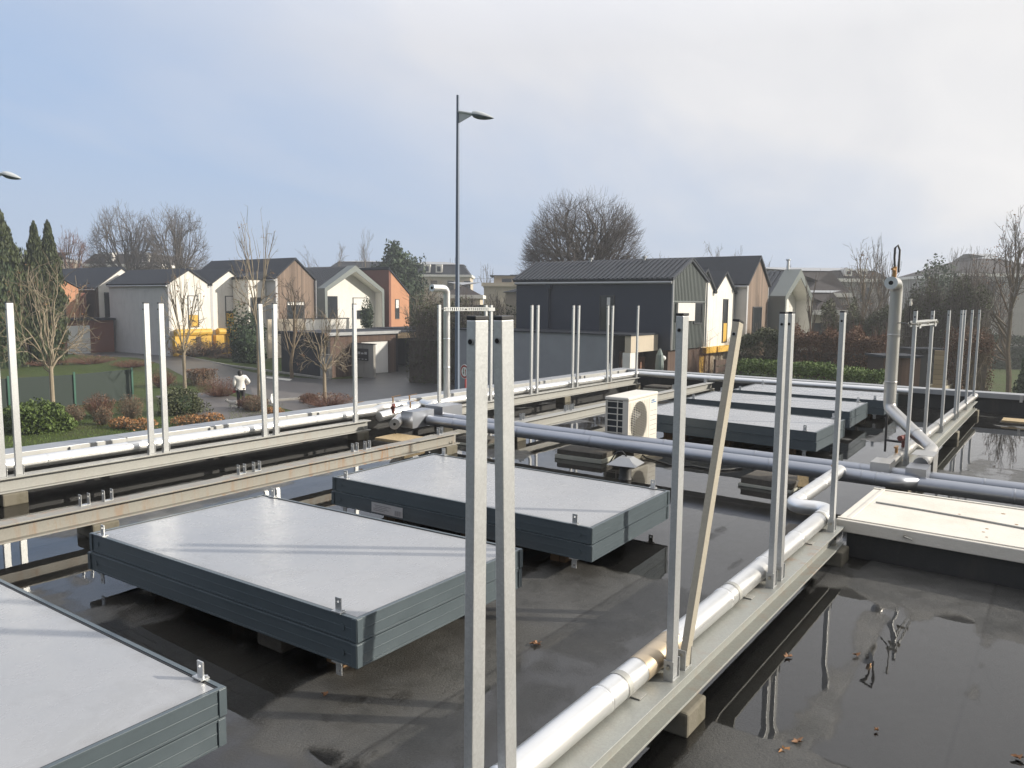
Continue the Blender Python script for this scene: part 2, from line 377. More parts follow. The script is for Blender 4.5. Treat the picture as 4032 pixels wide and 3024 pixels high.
# ------------------------------------------------------------------ the flat roof and its puddles
def vnoise(x, y, s, seed):
    rs = np.random.RandomState(seed); G = rs.rand(128, 128)
    u = x/s+31.7; w = y/s+17.3; i = np.floor(u).astype(int); j = np.floor(w).astype(int); a = u-i; b = w-j
    a = a*a*(3-2*a); b = b*b*(3-2*b); g = lambda p, q: G[p % 128, q % 128]
    return (g(i,j)*(1-a)*(1-b)+g(i+1,j)*a*(1-b)+g(i,j+1)*(1-a)*b+g(i+1,j+1)*a*b)*2-1
def sst(x, a, b):
    t = np.clip((x-a)/(b-a), 0, 1); return t*t*(3-2*t)
def roof_h(x, y):
    n = vnoise(x, y, .95, 1)*.0032 + vnoise(x, y, .42, 2)*.0016 + vnoise(x, y, .17, 3)*.0011 + vnoise(x, y, .08, 4)*.0009
    h = -.0027 + n*1.15
    def blob(cx, cy, sx, sy, amp, a=0.0):
        dx = (x-cx)*math.cos(a)+(y-cy)*math.sin(a); dy = -(x-cx)*math.sin(a)+(y-cy)*math.cos(a)
        return amp*np.exp(-(dx/sx)**2-(dy/sy)**2)
    def rect(x0, x1, y0, y1, amp, s=.05):
        return amp*sst(x, x0-s, x0+s)*(1-sst(x, x1-s, x1+s))*sst(y, y0-s, y0+s)*(1-sst(y, y1-s, y1+s))
    h += rect(1.2, 4.35, 1.36, 2.75, .0042, .25)
    h += rect(2.9, 4.7, .70, .88, .0042, .03)+rect(3.2, 4.2, .5, .72, .0025, .12)
    h += rect(2.2, 3.02, .45, 1.12, .009, .02)          # mossy repair patch beside the near block
    h += rect(5.06, 5.75, -1.5, 1.02, .008, .03)          # membrane lap in front of the hatch
    h += rect(2.2, 4.6, 6.0, 6.75, .005, .2) + rect(4.8, 7.5, 6.0, 6.5, .002, .3)
    h += blob(4.55, .55, .5, .1, .0035, .1) + blob(3.9, .25, 1.4, .06, .0038, .02) + blob(3.2, -.5, .5, .4, .003) + blob(4.4, -.75, .6, .16, .0035)
    h += blob(9.2, .3, .9, .12, .004) + blob(10.8, -.1, .9, .2, .0042) + blob(9.9, .75, .5, .1, .003) + blob(12.6, .5, .7, .16, .0045) + blob(13.2, -.2, .8, .2, .005)
    h += blob(11.5, 2.0, .7, .1, .004) + blob(12.9, 2.1, .6, .1, .004) + blob(8.6, 2.2, 1.0, .12, .004)
    h += blob(5.6, 2.15, .35, .14, .0045) + blob(5.0, 1.75, .3, .05, .003) + blob(6.9, 3.6, .55, .45, .0045) + blob(6.9, 5.2, .5, .3, .003)
    h += blob(8.3, 5.0, 1.2, .35, .0035) + blob(4.2, 5.2, .5, .12, .003)
    h += blob(3.4, .75, .9, .07, .004, .03) + blob(4.9, .15, .35, .25, .003) + blob(2.9, -.05, .7, .05, .004, .15) + blob(3.6, -1.1, .8, .3, .004)
    h -= rect(2.9, 5.05, -2.5, .66, .0014, .2)
    h -= rect(4.5, 7.2, 1.35, 2.45, .0020, .2) + rect(2.4, 7.0, 4.9, 5.7, .0022, .2) + rect(2.3, 4.6, -2, .95, .0008, .2) + rect(3, 15, 6.8, 7.8, .002, .15)
    for k in range(-6, 9):                                # laps of the roofing felt
        yy = .93*k+.28
        h += .0016*np.exp(-((y-yy-.015*vnoise(x, y*0+k, .8, 7))/.035)**2)*(.6+.6*vnoise(x, y, .3, 9))
    return h
def grid_mesh(name, xs, ys, hf, mat):
    X, Y = np.meshgrid(xs, ys); Z = hf(X, Y); nx, ny = len(xs), len(ys)
    co_ = np.stack([X, Y, Z], -1).reshape(-1, 3)
    a = (np.arange(ny-1)[:, None]*nx + np.arange(nx-1)[None]).reshape(-1)
    q = np.stack([a, a+1, a+1+nx, a+nx], -1)
    me = bpy.data.meshes.new(name)
    me.vertices.add(len(co_)); me.vertices.foreach_set('co', co_.ravel().astype(np.float32))
    me.loops.add(q.size); me.loops.foreach_set('vertex_index', q.ravel().astype(np.int32))
    me.polygons.add(len(q)); me.polygons.foreach_set('loop_start', (np.arange(len(q))*4).astype(np.int32))
    me.polygons.foreach_set('use_smooth', np.ones(len(q), bool)); me.update(calc_edges=True); me.validate()
    me.materials.append(mat); o = bpy.data.objects.new(name, me); COL.objects.link(o); return o

def roof_material():
    m, nt, b = new_mat('wet_roofing_felt'); v = coords(nt)
    big = noise(nt, .7, 5, .6, v); mid = noise(nt, 4, 6, .7, v); fine = noise(nt, 160, 3, .7, v)
    strips = N(nt, 'ShaderNodeSeparateXYZ'); link(nt, v, strips.inputs[0])
    q = mathn(nt, 'DIVIDE', mathn(nt, 'SUBTRACT', strips.outputs[1], .28), .93)
    wn = N(nt, 'ShaderNodeTexWhiteNoise', noise_dimensions='1D'); link(nt, mathn(nt, 'FLOOR', q), wn.inputs['W'])
    seam = mathn(nt, 'LESS_THAN', mathn(nt, 'ABSOLUTE', mathn(nt, 'SUBTRACT', mathn(nt, 'FRACT', q), .5)), .492)
    c = mixc(nt, ramp(nt, mid.outputs['Fac'], .3, .72).outputs[0], (.022,.0225,.022), (.072,.072,.069))
    c = mixc(nt, mathn(nt, 'MULTIPLY', ramp(nt, wn.outputs['Value'], .3, .8).outputs[0], .55), c, (.088,.087,.083))
    blot = noise(nt, 1.7, 5, .7, v, .6); c = mixc(nt, mathn(nt, 'MULTIPLY', ramp(nt, blot.outputs['Fac'], .52, .6).outputs[0], .5), c, (.024,.025,.022))
    silt = N(nt, 'ShaderNodeMapRange'); silt.inputs[1].default_value = .0; silt.inputs[2].default_value = .0016; silt.inputs[3].default_value = 1; silt.inputs[4].default_value = 0; link(nt, strips.outputs[2], silt.inputs[0])
    c = mixc(nt, mathn(nt, 'MULTIPLY', silt.outputs[0], mathn(nt, 'MULTIPLY', mid.outputs['Fac'], .8)), c, (.10,.095,.085))
    c = mixc(nt, mathn(nt, 'MULTIPLY', ramp(nt, big.outputs['Fac'], .54, .72).outputs[0], .35), c, (.066,.058,.040))
    sl = mathn(nt, 'SUBTRACT', 1.0, ramp(nt, mathn(nt, 'ABSOLUTE', mathn(nt, 'SUBTRACT', mathn(nt, 'FRACT', q), .5)), .484, .497).outputs[0])
    c = mixc(nt, mathn(nt, 'MULTIPLY', mathn(nt, 'SUBTRACT', 1.0, sl), .6), c, (.014,.013,.012))
    c = mixc(nt, mathn(nt, 'MULTIPLY', ramp(nt, fine.outputs['Fac'], .52, .75).outputs[0], .5), c, (.17,.16,.14))
    link(nt, c, b.inputs['Base Color'])
    rr = ramp(nt, mid.outputs['Fac'], .35, .7, (.28,)*3+(1,), (.62,)*3+(1,)); link(nt, rr.outputs[0], b.inputs['Roughness'])
    bp = N(nt, 'ShaderNodeBump'); bp.inputs['Strength'].default_value = .9; bp.inputs['Distance'].default_value = .006
    link(nt, noise(nt, 85, 5, .75, v).outputs['Fac'], bp.inputs['Height']); link(nt, bp.outputs[0], b.inputs['Normal'])
    return m
def water_material():
    m = bpy.data.materials.new('puddle_water'); m.use_nodes = True; nt = m.node_tree; nt.nodes.clear()
    out = N(nt, 'ShaderNodeOutputMaterial'); mx = N(nt, 'ShaderNodeMixShader')
    tr = N(nt, 'ShaderNodeBsdfTransparent'); tr.inputs[0].default_value = (.74,.73,.71,1)
    gl = N(nt, 'ShaderNodeBsdfGlossy'); gl.inputs['Roughness'].default_value = .012; gl.inputs[0].default_value = (1,1,1,1)
    fr = N(nt, 'ShaderNodeFresnel'); fr.inputs[0].default_value = 1.52
    bp = N(nt, 'ShaderNodeBump'); bp.inputs['Strength'].default_value = .05; bp.inputs['Distance'].default_value = .004
    link(nt, noise(nt, 9, 2, .5, coords(nt)).outputs['Fac'], bp.inputs['Height'])
    link(nt, bp.outputs[0], gl.inputs['Normal'])
    dp = N(nt, 'ShaderNodeAttribute'); dp.attribute_name = 'depth'
    grit = noise(nt, 70, 4, .7, coords(nt))
    dd = mathn(nt, 'ADD', dp.outputs['Fac'], mathn(nt, 'MULTIPLY', mathn(nt, 'SUBTRACT', grit.outputs['Fac'], .5), .9))
    sm = ramp(nt, dd, .12, .62).outputs[0]
    trc = mixc(nt, sm, (1,1,1), (.74,.73,.71)); link(nt, trc, tr.inputs[0])
    rg = N(nt, 'ShaderNodeMapRange'); rg.inputs[3].default_value = .16; rg.inputs[4].default_value = .012; link(nt, sm, rg.inputs[0]); link(nt, rg.outputs[0], gl.inputs['Roughness'])
    link(nt, mathn(nt, 'MULTIPLY', fr.outputs[0], sm), mx.inputs[0]); link(nt, tr.outputs[0], mx.inputs[1]); link(nt, gl.outputs[0], mx.inputs[2]); link(nt, mx.outputs[0], out.inputs[0])
    return m
RX0, RX1, RY0, RY1 = -5.0, 15.0, -7.0, 7.82      # inner faces of the parapets
tag(grid_mesh('roof_deck', np.arange(RX0, RX1+.001, .05), np.arange(RY0, RY1+.001, .05), roof_h, roof_material()), kind='structure')
MW = water_material()
wx, wy = np.arange(RX0, RX1+.001, .05), np.arange(RY0, RY1+.001, .05)
wo = grid_mesh('puddle_water', wx, wy, lambda x, y: np.maximum(0, np.minimum(roof_h(x, y)+.0003, .0030)), MW)
XX, YY = np.meshgrid(wx, wy); dep = np.clip((.0006-roof_h(XX, YY))/.0022, 0, 1).astype(np.float32)
at_ = wo.data.attributes.new('depth', 'FLOAT', 'POINT'); at_.data.foreach_set('value', dep.ravel())
bm = bmesh.new(); bm.from_mesh(wo.data); lay = bm.verts.layers.float['depth']
bmesh.ops.delete(bm, geom=[f for f in bm.faces if max(v[lay] for v in f.verts) <= 0], context='FACES'); bm.to_mesh(wo.data); bm.free()
tag(wo, kind='structure')

# parapets: an upstand wall down to the street, a metal coping with a folded lip, joint clips and drain gaps
def parapet(label, axis, along0, along1, inner, outer, ztop, lip_mat, clips):
    lo, hi = min(inner, outer), max(inner, outer)
    t = thing('roof_parapet', label, 'parapet', (0,0,0))
    W = lambda mb, a0, a1, c0, c1, z0, z1: mb.box(a0,a1,c0,c1,z0,z1) if axis == 'x' else mb.box(c0,c1,a0,a1,z0,z1)
    W(MB(), along0, along1, lo+.03 if outer > inner else lo, hi if outer > inner else hi-.03, GZ, ztop-.045).build('wall', M['bitumen_wall'], t)
    s = 1 if outer > inner else -1
    mb = MB(); W(mb, along0-.02, along1+.02, min(inner-.012*s, outer+.03*s), max(inner-.012*s, outer+.03*s), ztop-.045, ztop); mb.build('coping', M['coping'], t, bevel=.004)
    mb = MB(); W(mb, along0, along1, min(inner-.022*s, inner-.012*s-.0005*s), max(inner-.022*s, inner-.012*s-.0005*s), ztop-.085, ztop-.004); mb.build('coping_lip', lip_mat, t)
    for c in clips:
        mb = MB(); W(mb, c-.02, c+.02, min(inner-.05*s, inner-.0225*s), max(inner-.05*s, inner-.0225*s), ztop-.12, ztop-.01); mb.build('clip', M['coping_lit'], t)
    for c in np.arange(along0+1, along1, 2.0):
        mb = MB(); W(mb, c-.004, c+.004, min(inner-.0245*s, outer), max(inner-.0245*s, outer), ztop-.08, ztop+.003); mb.build('joint', M['coping_lit'], t)
    return t
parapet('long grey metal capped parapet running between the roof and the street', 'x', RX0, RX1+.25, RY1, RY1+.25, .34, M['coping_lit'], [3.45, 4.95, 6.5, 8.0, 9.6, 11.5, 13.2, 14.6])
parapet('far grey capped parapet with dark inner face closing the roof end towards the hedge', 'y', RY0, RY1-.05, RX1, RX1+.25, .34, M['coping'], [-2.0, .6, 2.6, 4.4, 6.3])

# ------------------------------------------------------------------ steel beams
BT, BB = .235, .105           # top and underside of the beams
def ibeam(label, y0, y1, x0, x1, mat, brackets=(), group='steel support beams lying on the roof'):
    t = thing('steel_beam', label, 'beam', ((x0+x1)/2, (y0+y1)/2, BB), 0, group)
    L = (x1-x0)/2; w = (y1-y0)/2; h = BT-BB; f = .011; k = .005
    poly = [(-w,0),(w,0),(w,f),(k,f),(k,h-f),(w,h-f),(w,h),(-w,h),(-w,h-f),(-k,h-f),(-k,f),(-w,f)]
    MB().prism(poly, 'x', -L, L).build('girder', mat, t, bevel=.0015)
    for bx, by in brackets:
        mb = MB(); bx -= (x0+x1)/2; by -= (y0+y1)/2
        for sx in (-.031, .031):
            mb.plate_hole(.042, .085, .004, .062, .008, Matrix.Translation((bx+sx, by, h)))
        mb.box(bx-.029, bx+.029, by-.021, by+.021, h+.0005, h+.005)
        mb.build('bracket', M['galv'], t)
    for bx in (-L+.18, L-.1):
        mb = MB()
        for s in (-1, 1):
            mb.box(bx-.014, bx+.014, s*w*.45-.02, s*w*.45+.02, f, f+.006)
            mb.tube([(bx, s*w*.5, f), (bx, s*w*.5, f+.035)], .006, 8); mb.tube([(bx, s*w*.5, f+.007), (bx, s*w*.5, f+.016)], .011, 6)
        mb.build('clamp', M['bolt'], t)
    return t
RY = 1.235; LY = 7.30; SY = 4.90+.0
right_x = [1.54, 1.70, 2.835, 2.96, 4.13, 4.27, 5.43]
far_x = [8.17, 9.27, 10.6, 11.9, 12.2, 13.2, 14.3]
left_a = [2.66, 2.79, 3.98, 4.13, 5.31, 5.46, 6.67]
left_b = [8.26, 9.34, 9.47, 10.58, 10.76, 11.9, 12.07, 13.2, 13.34, 14.44]
b0 = ibeam('galvanised beam in front carrying the big post pair and the leaning post', 1.19, 1.325, .4, 5.60, M['galv_beam'], [(x, RY) for x in right_x])
b1 = ibeam('galvanised beam beyond the cross pipes under the bolted post clamp', 1.17, 1.305, 7.83, 14.52, M['galv_beam'], [(x, RY-.02) for x in far_x])
b2 = ibeam('galvanised beam beside the street parapet on the near side of the valves', 7.24, 7.38, 1.0, 6.88, M['galv_dull'], [(x, LY) for x in left_a])
b3 = ibeam('galvanised beam beside the street parapet beyond the valves up to the roof corner', 7.22, 7.36, 8.14, 14.5, M['galv_dull'], [(x, LY-.01) for x in left_b])
bk = [2.66, 2.83, 4.0, 4.155, 5.33, 5.50, 6.64]
b4 = ibeam('rust streaked beam with empty brackets behind the pair of grey collector stacks', 5.74, 5.88, .6, 6.87, M['galv_rust'], [(x, 5.85) for x in bk])
b5 = ibeam('pale beam with empty brackets passing behind the air conditioner', 5.64, 5.78, 7.7, 14.58, M['galv_dull'], [(x, 5.75) for x in (8.15, 9.24, 9.39, 10.48, 12.9, 14.37)])

def conc_block(x, y, w, d, h, label, rz=0, mat='concrete'):
    mb = MB(); mb.box(-w/2, w/2, -d/2, d/2, -.004, h)
    o = mb.build('concrete_block', M[mat], None, bevel=.012, loc=(x, y, 0)); o.rotation_euler = (0,0,rz)
    return tag(o, label, 'concrete block', 'concrete blocks under the steel beams')
for x, y, d, lab in ((2.93, 1.255, .2, 'mossy concrete block under the near beam below the leaning post'),
                     (.9, 1.255, .2, 'concrete block under the near end of the beam in front'),
                     (5.50, 1.25, .2, 'concrete block under the beam end beside the cream hatch'),
                     (8.0, 1.24, .2, 'concrete block under the beam just beyond the cross pipes'),
                     (11.75, 1.235, .2, 'mossy concrete block midway under the beam beyond the cross pipes'),
                     (14.4, 1.235, .2, 'concrete block under the last end of the beam near the hedge side parapet'),
                     (2.72, 7.31, .2, 'concrete block under the near joint of the street side beam'),
                     (6.72, 7.31, .2, 'concrete block under the beam end on the near side of the valves'),
                     (8.35, 7.29, .2, 'concrete block under the beam start just beyond the valves'),
                     (11.6, 7.29, .2, 'concrete block midway under the street side beam beyond the valves'),
                     (14.35, 7.29, .2, 'concrete block under the beam end at the roof corner'),
                     (2.75, 5.85, .26, 'cracked concrete block under the rust streaked beam behind the front collectors'),
                     (6.72, 5.86, .26, 'concrete block under the far end of the rust streaked beam'),
                     (7.95, 5.71, .2, 'concrete block under the near end of the beam behind the air conditioner'),
                     (14.4, 5.71, .2, 'concrete block under the far end of the beam behind the air conditioner')):
    conc_block(x, y, .2, d, BB-.001, lab)

# ------------------------------------------------------------------ steel posts standing in the brackets
PTOP = 1.725
def post_proto(mat):
    t = thing('steel_post', 'x', 'steel post'); h = PTOP-BT-.012
    mb = MB(); w, d, k = .027, .015, .0035
    mb.prism([(-w,-d),(w,-d),(w,d),(-w,d)], 'z', 0.0, h); mb.build('tube', mat, t, bevel=.0025)
    MB().box(-w-.0005, w+.0005, -d-.0005, d+.0005, h+.0004, h+.011).build('cap', M['black_plastic'], t, bevel=.002)
    mb = MB(); mb.tube([(-w-.0006,0,h-.055), (-w-.0030,0,h-.055)], .0088, 20); mb.build('bushing', M['coping'], t)
    mb = MB(); mb.tube([(-w-.0032,0,h-.055), (-w-.0038,0,h-.055)], .0066, 20); mb.build('bolt_hole', M['dark_hole'], t)
    mb = MB(); mb.tube([(-.042,0,.05), (.042,0,.05)], .0045, 8)
    for s in (-1, 1): mb.tube([(s*.0335,0,.05), (s*.039,0,.05)], .009, 6)
    mb.build('bolt', M['bolt'], t)
    return t
post = post_proto(M['galv']); used = [False]
def set_post(x, y, label, group, lean=(0,0), proto=None):
    if proto is None:
        if not used[0]: o = post; used[0] = True; o['label'] = label; o['group'] = group; o.location = (x,y,BT+.006)
        else: o = dup(post, (x,y,BT+.006), 0, label, group)
    else: o = proto; o['label'] = label; o['group'] = group; o.location = (x,y,BT+.006)
    o.rotation_euler = (lean[0], lean[1], 0); return o
G1 = 'galvanised posts bolted along the near beam'; G2 = 'galvanised posts along the street parapet'; G3 = 'galvanised posts on the beam beyond the cross pipes'
n_left_to_right = {1.55: ('big front post of the pair cut by the frame bottom, the one towards the street', (0,R(-.3))),
  1.665: ('big front post of the pair cut by the frame bottom, the one towards the hatch', (0,R(-.9)))}
set_post(1.54, RY, n_left_to_right[1.55][0], G1, (0, R(.3)))
set_post(1.70, RY, n_left_to_right[1.665][0], G1, (0, R(-1.6)))
set_post(2.835, RY, 'upright galvanised post standing beside the yellowed leaning post', G1, (0, R(-.2)))
py = post_proto(M['galv_yellow'])
set_post(2.96, RY, 'yellowed weathered post leaning over beside an upright one', G1, (R(2.7), R(11.5)), py)
set_post(4.13, RY, 'galvanised post of the tight pair on the near beam, on the leaning post side', G1)
set_post(4.27, RY, 'galvanised post of the tight pair on the near beam, on the hatch side', G1, (0, R(-.6)))
set_post(5.43, RY, 'lone galvanised post at the beam end beside the cream hatch', G1, (0, R(-.4)))
for x, lab, ln in zip(left_a, ('post of the street row cut off by the frame edge', 'tall bright post of the street row beside the frame edge, before the cypress',
      'nearer post of the pair in front of the grey house wall', 'second post of the pair at the grey house wall, by the white gable', 'nearer post of the pair rising beside the walking person, slightly crossing a tree trunk',
      'second post of the pair beside the walking person, towards the garages', 'single post of the street row just before the valves, beside the young tree'), (0,0,0,0,-1.2,.6,0)):
    set_post(x, LY, 'galvanised '+lab, G2, (0, R(ln)))
for x, lab, ln in zip(left_b, ('post at the near end of the slotted rail beside the bent vent pipe', 'post at the far end of the slotted rail, touching the rail bracket', 'post just past the slotted rail, half hidden by the big front post',
      'nearer post of the first pair before the dark cladding house', 'second post of the first pair before the dark cladding house, by its downpipe', 'nearer post of the middle pair before the dark cladding house',
      'second post of the middle pair before the dark cladding house', 'nearer post of the splayed pair beside the dark window', 'second post of the splayed pair beside the dark window', 'last post of the street row at the roof corner pipe bend'), (0,0,0,0,0,0,.6,-1.4,1.0,.3)):
    set_post(x, LY-.01, 'galvanised '+lab, G2, (0, R(ln)))
for x, lab, ln in zip(far_x, ('post holding the near end of the bolted clamp, beside the insulated chimney pipe', 'post holding the far end of the bolted clamp', 'third post on the far beam, just past the bolted clamp',
      'fourth post on the far beam, in front of the dark fence', 'fifth post on the far beam, tilted against its neighbour', 'sixth post on the far beam, before the lawn edge', 'last post on the far beam at the pipe end near the lawn'), (.3,.3,0,.4,1.2,.4,-1)):
    set_post(x, RY-.02, 'galvanised '+lab, G3, (0, R(ln)))

# ------------------------------------------------------------------ insulated pipes
def bend(p, d0, d1, r, n=8):
    """arc of radius r rounding the corner at p between directions d0 (arriving) and d1 (leaving)"""
    p = Vector(p); d0 = Vector(d0).normalized(); d1 = Vector(d1).normalized(); ang = d0.angle(d1); t = r*math.tan(ang/2)
    a = p-d0*t; c_dir = (d1-d0*d0.dot(d1)).normalized(); c = a+c_dir*r; pts = []
    for i in range(n+1):
        th = ang*i/n; pts.append(c - c_dir*r*math.cos(th) + d0*r*math.sin(th))
    return pts
def route(pts, r, rb, n=6):
    """polyline with rounded corners"""
    pts = [Vector(p) for p in pts]; out = [pts[0]]
    for i in range(1, len(pts)-1): out += bend(pts[i], pts[i]-pts[i-1], pts[i+1]-pts[i], rb, n)
    return out+[pts[-1]]
def pipe(mb, pts, r, rb=None, n=24, rings=1.0, off=.35):
    P = route(pts, r, rb or r*1.6); mb.tube(P, r, n)
    for a, b in zip(pts[:-1], pts[1:]):
        a = Vector(a); b = Vector(b); L = (b-a).length; d = (b-a)/L; s = off
        while s < L-.1:
            q = a+d*s; mb.tube([q-d*.011, q-d*.008, q-d*.0025, q-d*.0015, q+d*.0015, q+d*.0025, q+d*.008, q+d*.011], [r, r+.0022, r+.0022, r-.002, r-.002, r+.0022, r+.0022, r], n, False); s += rings
    return mb
def pipe_thing(name, label, mat, pts, r, **kw):
    t = thing(name, label, 'pipe', pts[0]); o = Vector(pts[0])
    pipe(MB(), [Vector(p)-o for p in pts], r, **kw).build('insulated_run', mat, t, smooth=True); return t
PZ = .292
near = pipe_thing('insulated_pipe', 'shiny insulated pipe running along the near beam and kinking before the cross pipes', M['alu'],
   [(.3,1.325,PZ),(5.78,1.325,PZ),(5.70,1.60,PZ),(7.22,1.60,PZ)], .0545, rings=.62, off=.25)
mb = MB()
for x in (1.9, 2.62, 3.9, 5.05): mb = MB(); mb.box(x-.02-.3, x+.02-.3, -.03, .03, BT-PZ+.0005, -.047); mb.box(x-.03-.3, x+.03-.3, -.070, -.0305, BT-PZ+.001, BT-PZ+.006); mb.build('support_shoe', M['galv_dull'], near)
mb = MB()
for x in (2.55, 3.75, 5.45): mb = MB(); mb.tube([(x-.3-.018,0,0),(x-.3+.018,0,0)], .0562, 24, False); mb.build('rust_band', M['galv_dull'], near, smooth=True)
MB().tube([(2.70-.3,0,0),(3.04-.3,0,0)], .0558, 28, False).build('stained_sleeve', M['alu_rust'], near, smooth=True)
mb = MB(); mb.tube([(7.0-.3,.275,.045),(7.0-.3,.275,.085)], .012, 10); mb.box(6.93-.3,7.09-.3,.265,.285,.085,.097); mb.build('valve_lever', M['brass'], near)
farp = pipe_thing('insulated_pipe', 'stained insulated pipe along the beam beyond the cross pipes, ending yellowish near the lawn', M['alu_warm'],
   [(7.75,1.305,.30),(14.75,1.235,.30)], .050, rings=1.15, off=1.0)
mb = MB()
for x in (.62, 1.65, 2.75, 2.85, 4.3, 4.38, 5.45, 5.53, 6.4):
    mb = MB(); mb.tube([(x-.014,-.01*x,0),(x+.014,-.01*x,0)], .0512, 24, False); mb.build('band', M['galv_dull'], farp, smooth=True)
mb = MB(); mb.tube([(.42,0,.04),(.42,0,.10)], .014, 10); mb.box(.34,.46,-.012,.012,.10,.112); mb.build('valve_lever', M['brass'], farp)
mb = MB(); mb.tube([(.78,0,.045),(.78,0,.12)], .016, 10); mb.tube([(.70,.02,.145),(.86,-.02,.145)], .028, 12); mb.build('valve_body', M['rust_valve'], farp)
tm = thing('vent_tube', 'thin dark tube hanging by a clip beside the red valve', 'tube', (8.6,1.48,.55))
MB().tube([(0,0,-.28),(0,0,.10)], .011, 10).build('tube', M['cable'], tm, smooth=True)
MB().tube([(0,0,-.16),(-.02,-.16,-.16)], .012, 8).build('clip_arm', M['black_plastic'], tm)
lp = pipe_thing('insulated_pipe', 'very bright insulated pipe along the street parapet, near part up to the valves', M['alu'],
   [(.5,7.49,.30),(7.15,7.47,.30),(7.42,7.62,.30),(8.05,7.62,.30)], .056, rings=1.02, off=.55)
lp2 = pipe_thing('insulated_pipe', 'insulated pipe along the street parapet beyond the valves, turning along the far parapet', M['alu'],
   [(7.9,7.43,.30),(14.62,7.36,.30),(14.68,2.2,.30)], .056, rings=1.1, off=.5)
for x in (2.7, 3.9, 4.08, 5.2, 5.36, 6.6): pass
mb = MB()
for x in (2.58, 3.9, 5.22, 6.5): mb = MB(); mb.tube([(x-.5-.07,-.004*x/2,0),(x-.5+.07,-.004*x/2,0)], .0572, 24, False); mb.build('band', M['alu_warm'], lp, smooth=True)
cross = pipe_thing('insulated_pipe', 'thick dull insulated pipe crossing the roof, the one in front', M['alu_shade'],
   [(7.30,6.62,.246),(7.30,-3.5,.246)], .064, rings=.98, off=.45)
crossb = pipe_thing('insulated_pipe', 'thinner dull insulated pipe crossing the roof behind the thick one', M['alu_shade'],
   [(7.57,6.95,.258),(7.57,-3.5,.258)], .057, rings=.98, off=.55)
tee = pipe_thing('insulated_pipe', 'short bent insulated branch hugging the thick cross pipe', M['alu_shade'],
   [(7.18,1.52,.275),(7.13,1.12,.275),(7.30,1.0,.265)], .056, rb=.08, rings=.12, off=.12)
# bent vent pipe at the street parapet and the insulated chimney pipe on the far beam
vp = thing('vent_pipe', 'tall bent metal vent pipe rising beside the slotted rail at the street parapet', 'vent pipe', (8.61,7.45,.30))
pipe(MB(), [(0,0,0),(0,0,1.66),(-.32,0,1.66)], .050, rb=.085, rings=.42, off=.5).build('insulated_run', M['alu'], vp, smooth=True)
mb = MB(); mb.disc((-.3205,0,1.66), (-1,0,0), .0505, 24, .004); mb.build('end_plate', M['alu'], vp)
mb = MB(); mb.disc((-.325,0,1.66), (-1,0,0), .021, 20, .004); mb.build('opening', M['dark_hole'], vp)
ch = thing('vent_pipe', 'tall insulated chimney pipe with elbow head and slanted foot beside the clamped posts', 'vent pipe', (8.98,1.53,.30))
o = Vector((8.98,1.53,.30))
pts = [Vector((7.72,1.03,.34))-o, Vector((8.42,1.03,.37))-o, Vector((8.98,1.53,.68))-o, Vector((8.98,1.53,2.0))-o, Vector((8.66,1.53,2.0))-o]
pipe(MB(), pts, .062, rb=.09, rings=.5, off=.28).build('insulated_run', M['alu_warm'], ch, smooth=True)
mb = MB(); mb.disc(pts[-1]+Vector((-.0005,0,0)), (-1,0,0), .064, 28, .005); mb.build('end_plate', M['alu'], ch)
mb = MB(); mb.disc(pts[-1]+Vector((-.006,0,0)), (-1,0,0), .022, 20, .004); mb.build('opening', M['dark_hole'], ch)
mb = MB(); mb.tube([pts[-1]+Vector((.16,0,.05)), pts[-1]+Vector((.16,0,.17))], .02, 10); mb.box(pts[-1].x+.02,pts[-1].x+.17,-.012,.012,pts[-1].z+.13,pts[-1].z+.15)
mb.build('valve', M['brass'], ch)
mb = MB(); a = pts[-1]+Vector((.16,0,.16)); mb.tube([a, a+Vector((0,.01,.10)), a+Vector((.01,.012,.2)), a+Vector((.03,-.01,.23)), a+Vector((.035,-.03,.18)), a+Vector((.03,-.03,-.05))], .011, 8); mb.build('hose_loop', M['cable'], ch, smooth=True)

# valve group at the street side
vg = thing('valve_group', 'cluster of capped pipe stubs, brass levers and sheet metal covers at the pipe junction', 'pipe valves', (7.3,7.0,.30))
mb = MB(); pipe(mb, [(.55,.46,.02),(.42,.20,.02),(-.30,.22,-.03)], .062, rb=.08, rings=.3, off=.2); pipe(mb, [(.62,.30,.05),(.50,.02,.05),(.3,-.08,.03)], .055, rb=.07, rings=.3, off=.2)
mb.build('stub', M['alu'], vg, smooth=True)
mb = MB(); pipe(mb, [(-.16,-.02,-.05),(-.52,-.28,-.05)], .066, rings=.5, off=.6); mb.build('end_stub', M['alu'], vg, smooth=True)
d = Vector((-.36,-.26,0)).normalized(); mb = MB(); mb.disc(Vector((-.52,-.28,-.05))+d*.001, d, .067, 24, .004); mb.build('end_plate', M['alu_warm'], vg)
mb = MB(); mb.disc(Vector((-.52,-.28,-.05))+d*.006, d, .018, 16, .004); mb.build('opening', M['dark_hole'], vg)
def cover(mb, x0, x1, y0, y1, z0, z1):
    mb.box(x0,x1,y0,y1,z1-.003,z1); mb.box(x0,x1,y0,y0+.003,z0,z1-.003); mb.box(x0,x1,y1-.003,y1,z0,z1-.003); mb.box(x1-.003,x1,y0+.003,y1-.003,z0,z1-.003); mb.box(x0,x0+.003,y0+.003,y1-.003,z0,z1-.0031)
mb = MB(); cover(mb, -.28, .12, -.36, -.16, -.13, .08); mb.build('cover', M['alu_shade'], vg)
mb = MB(); cover(mb, .22, .62, -.42, -.12, -.11, .10); mb.build('cover', M['alu_shade'], vg)
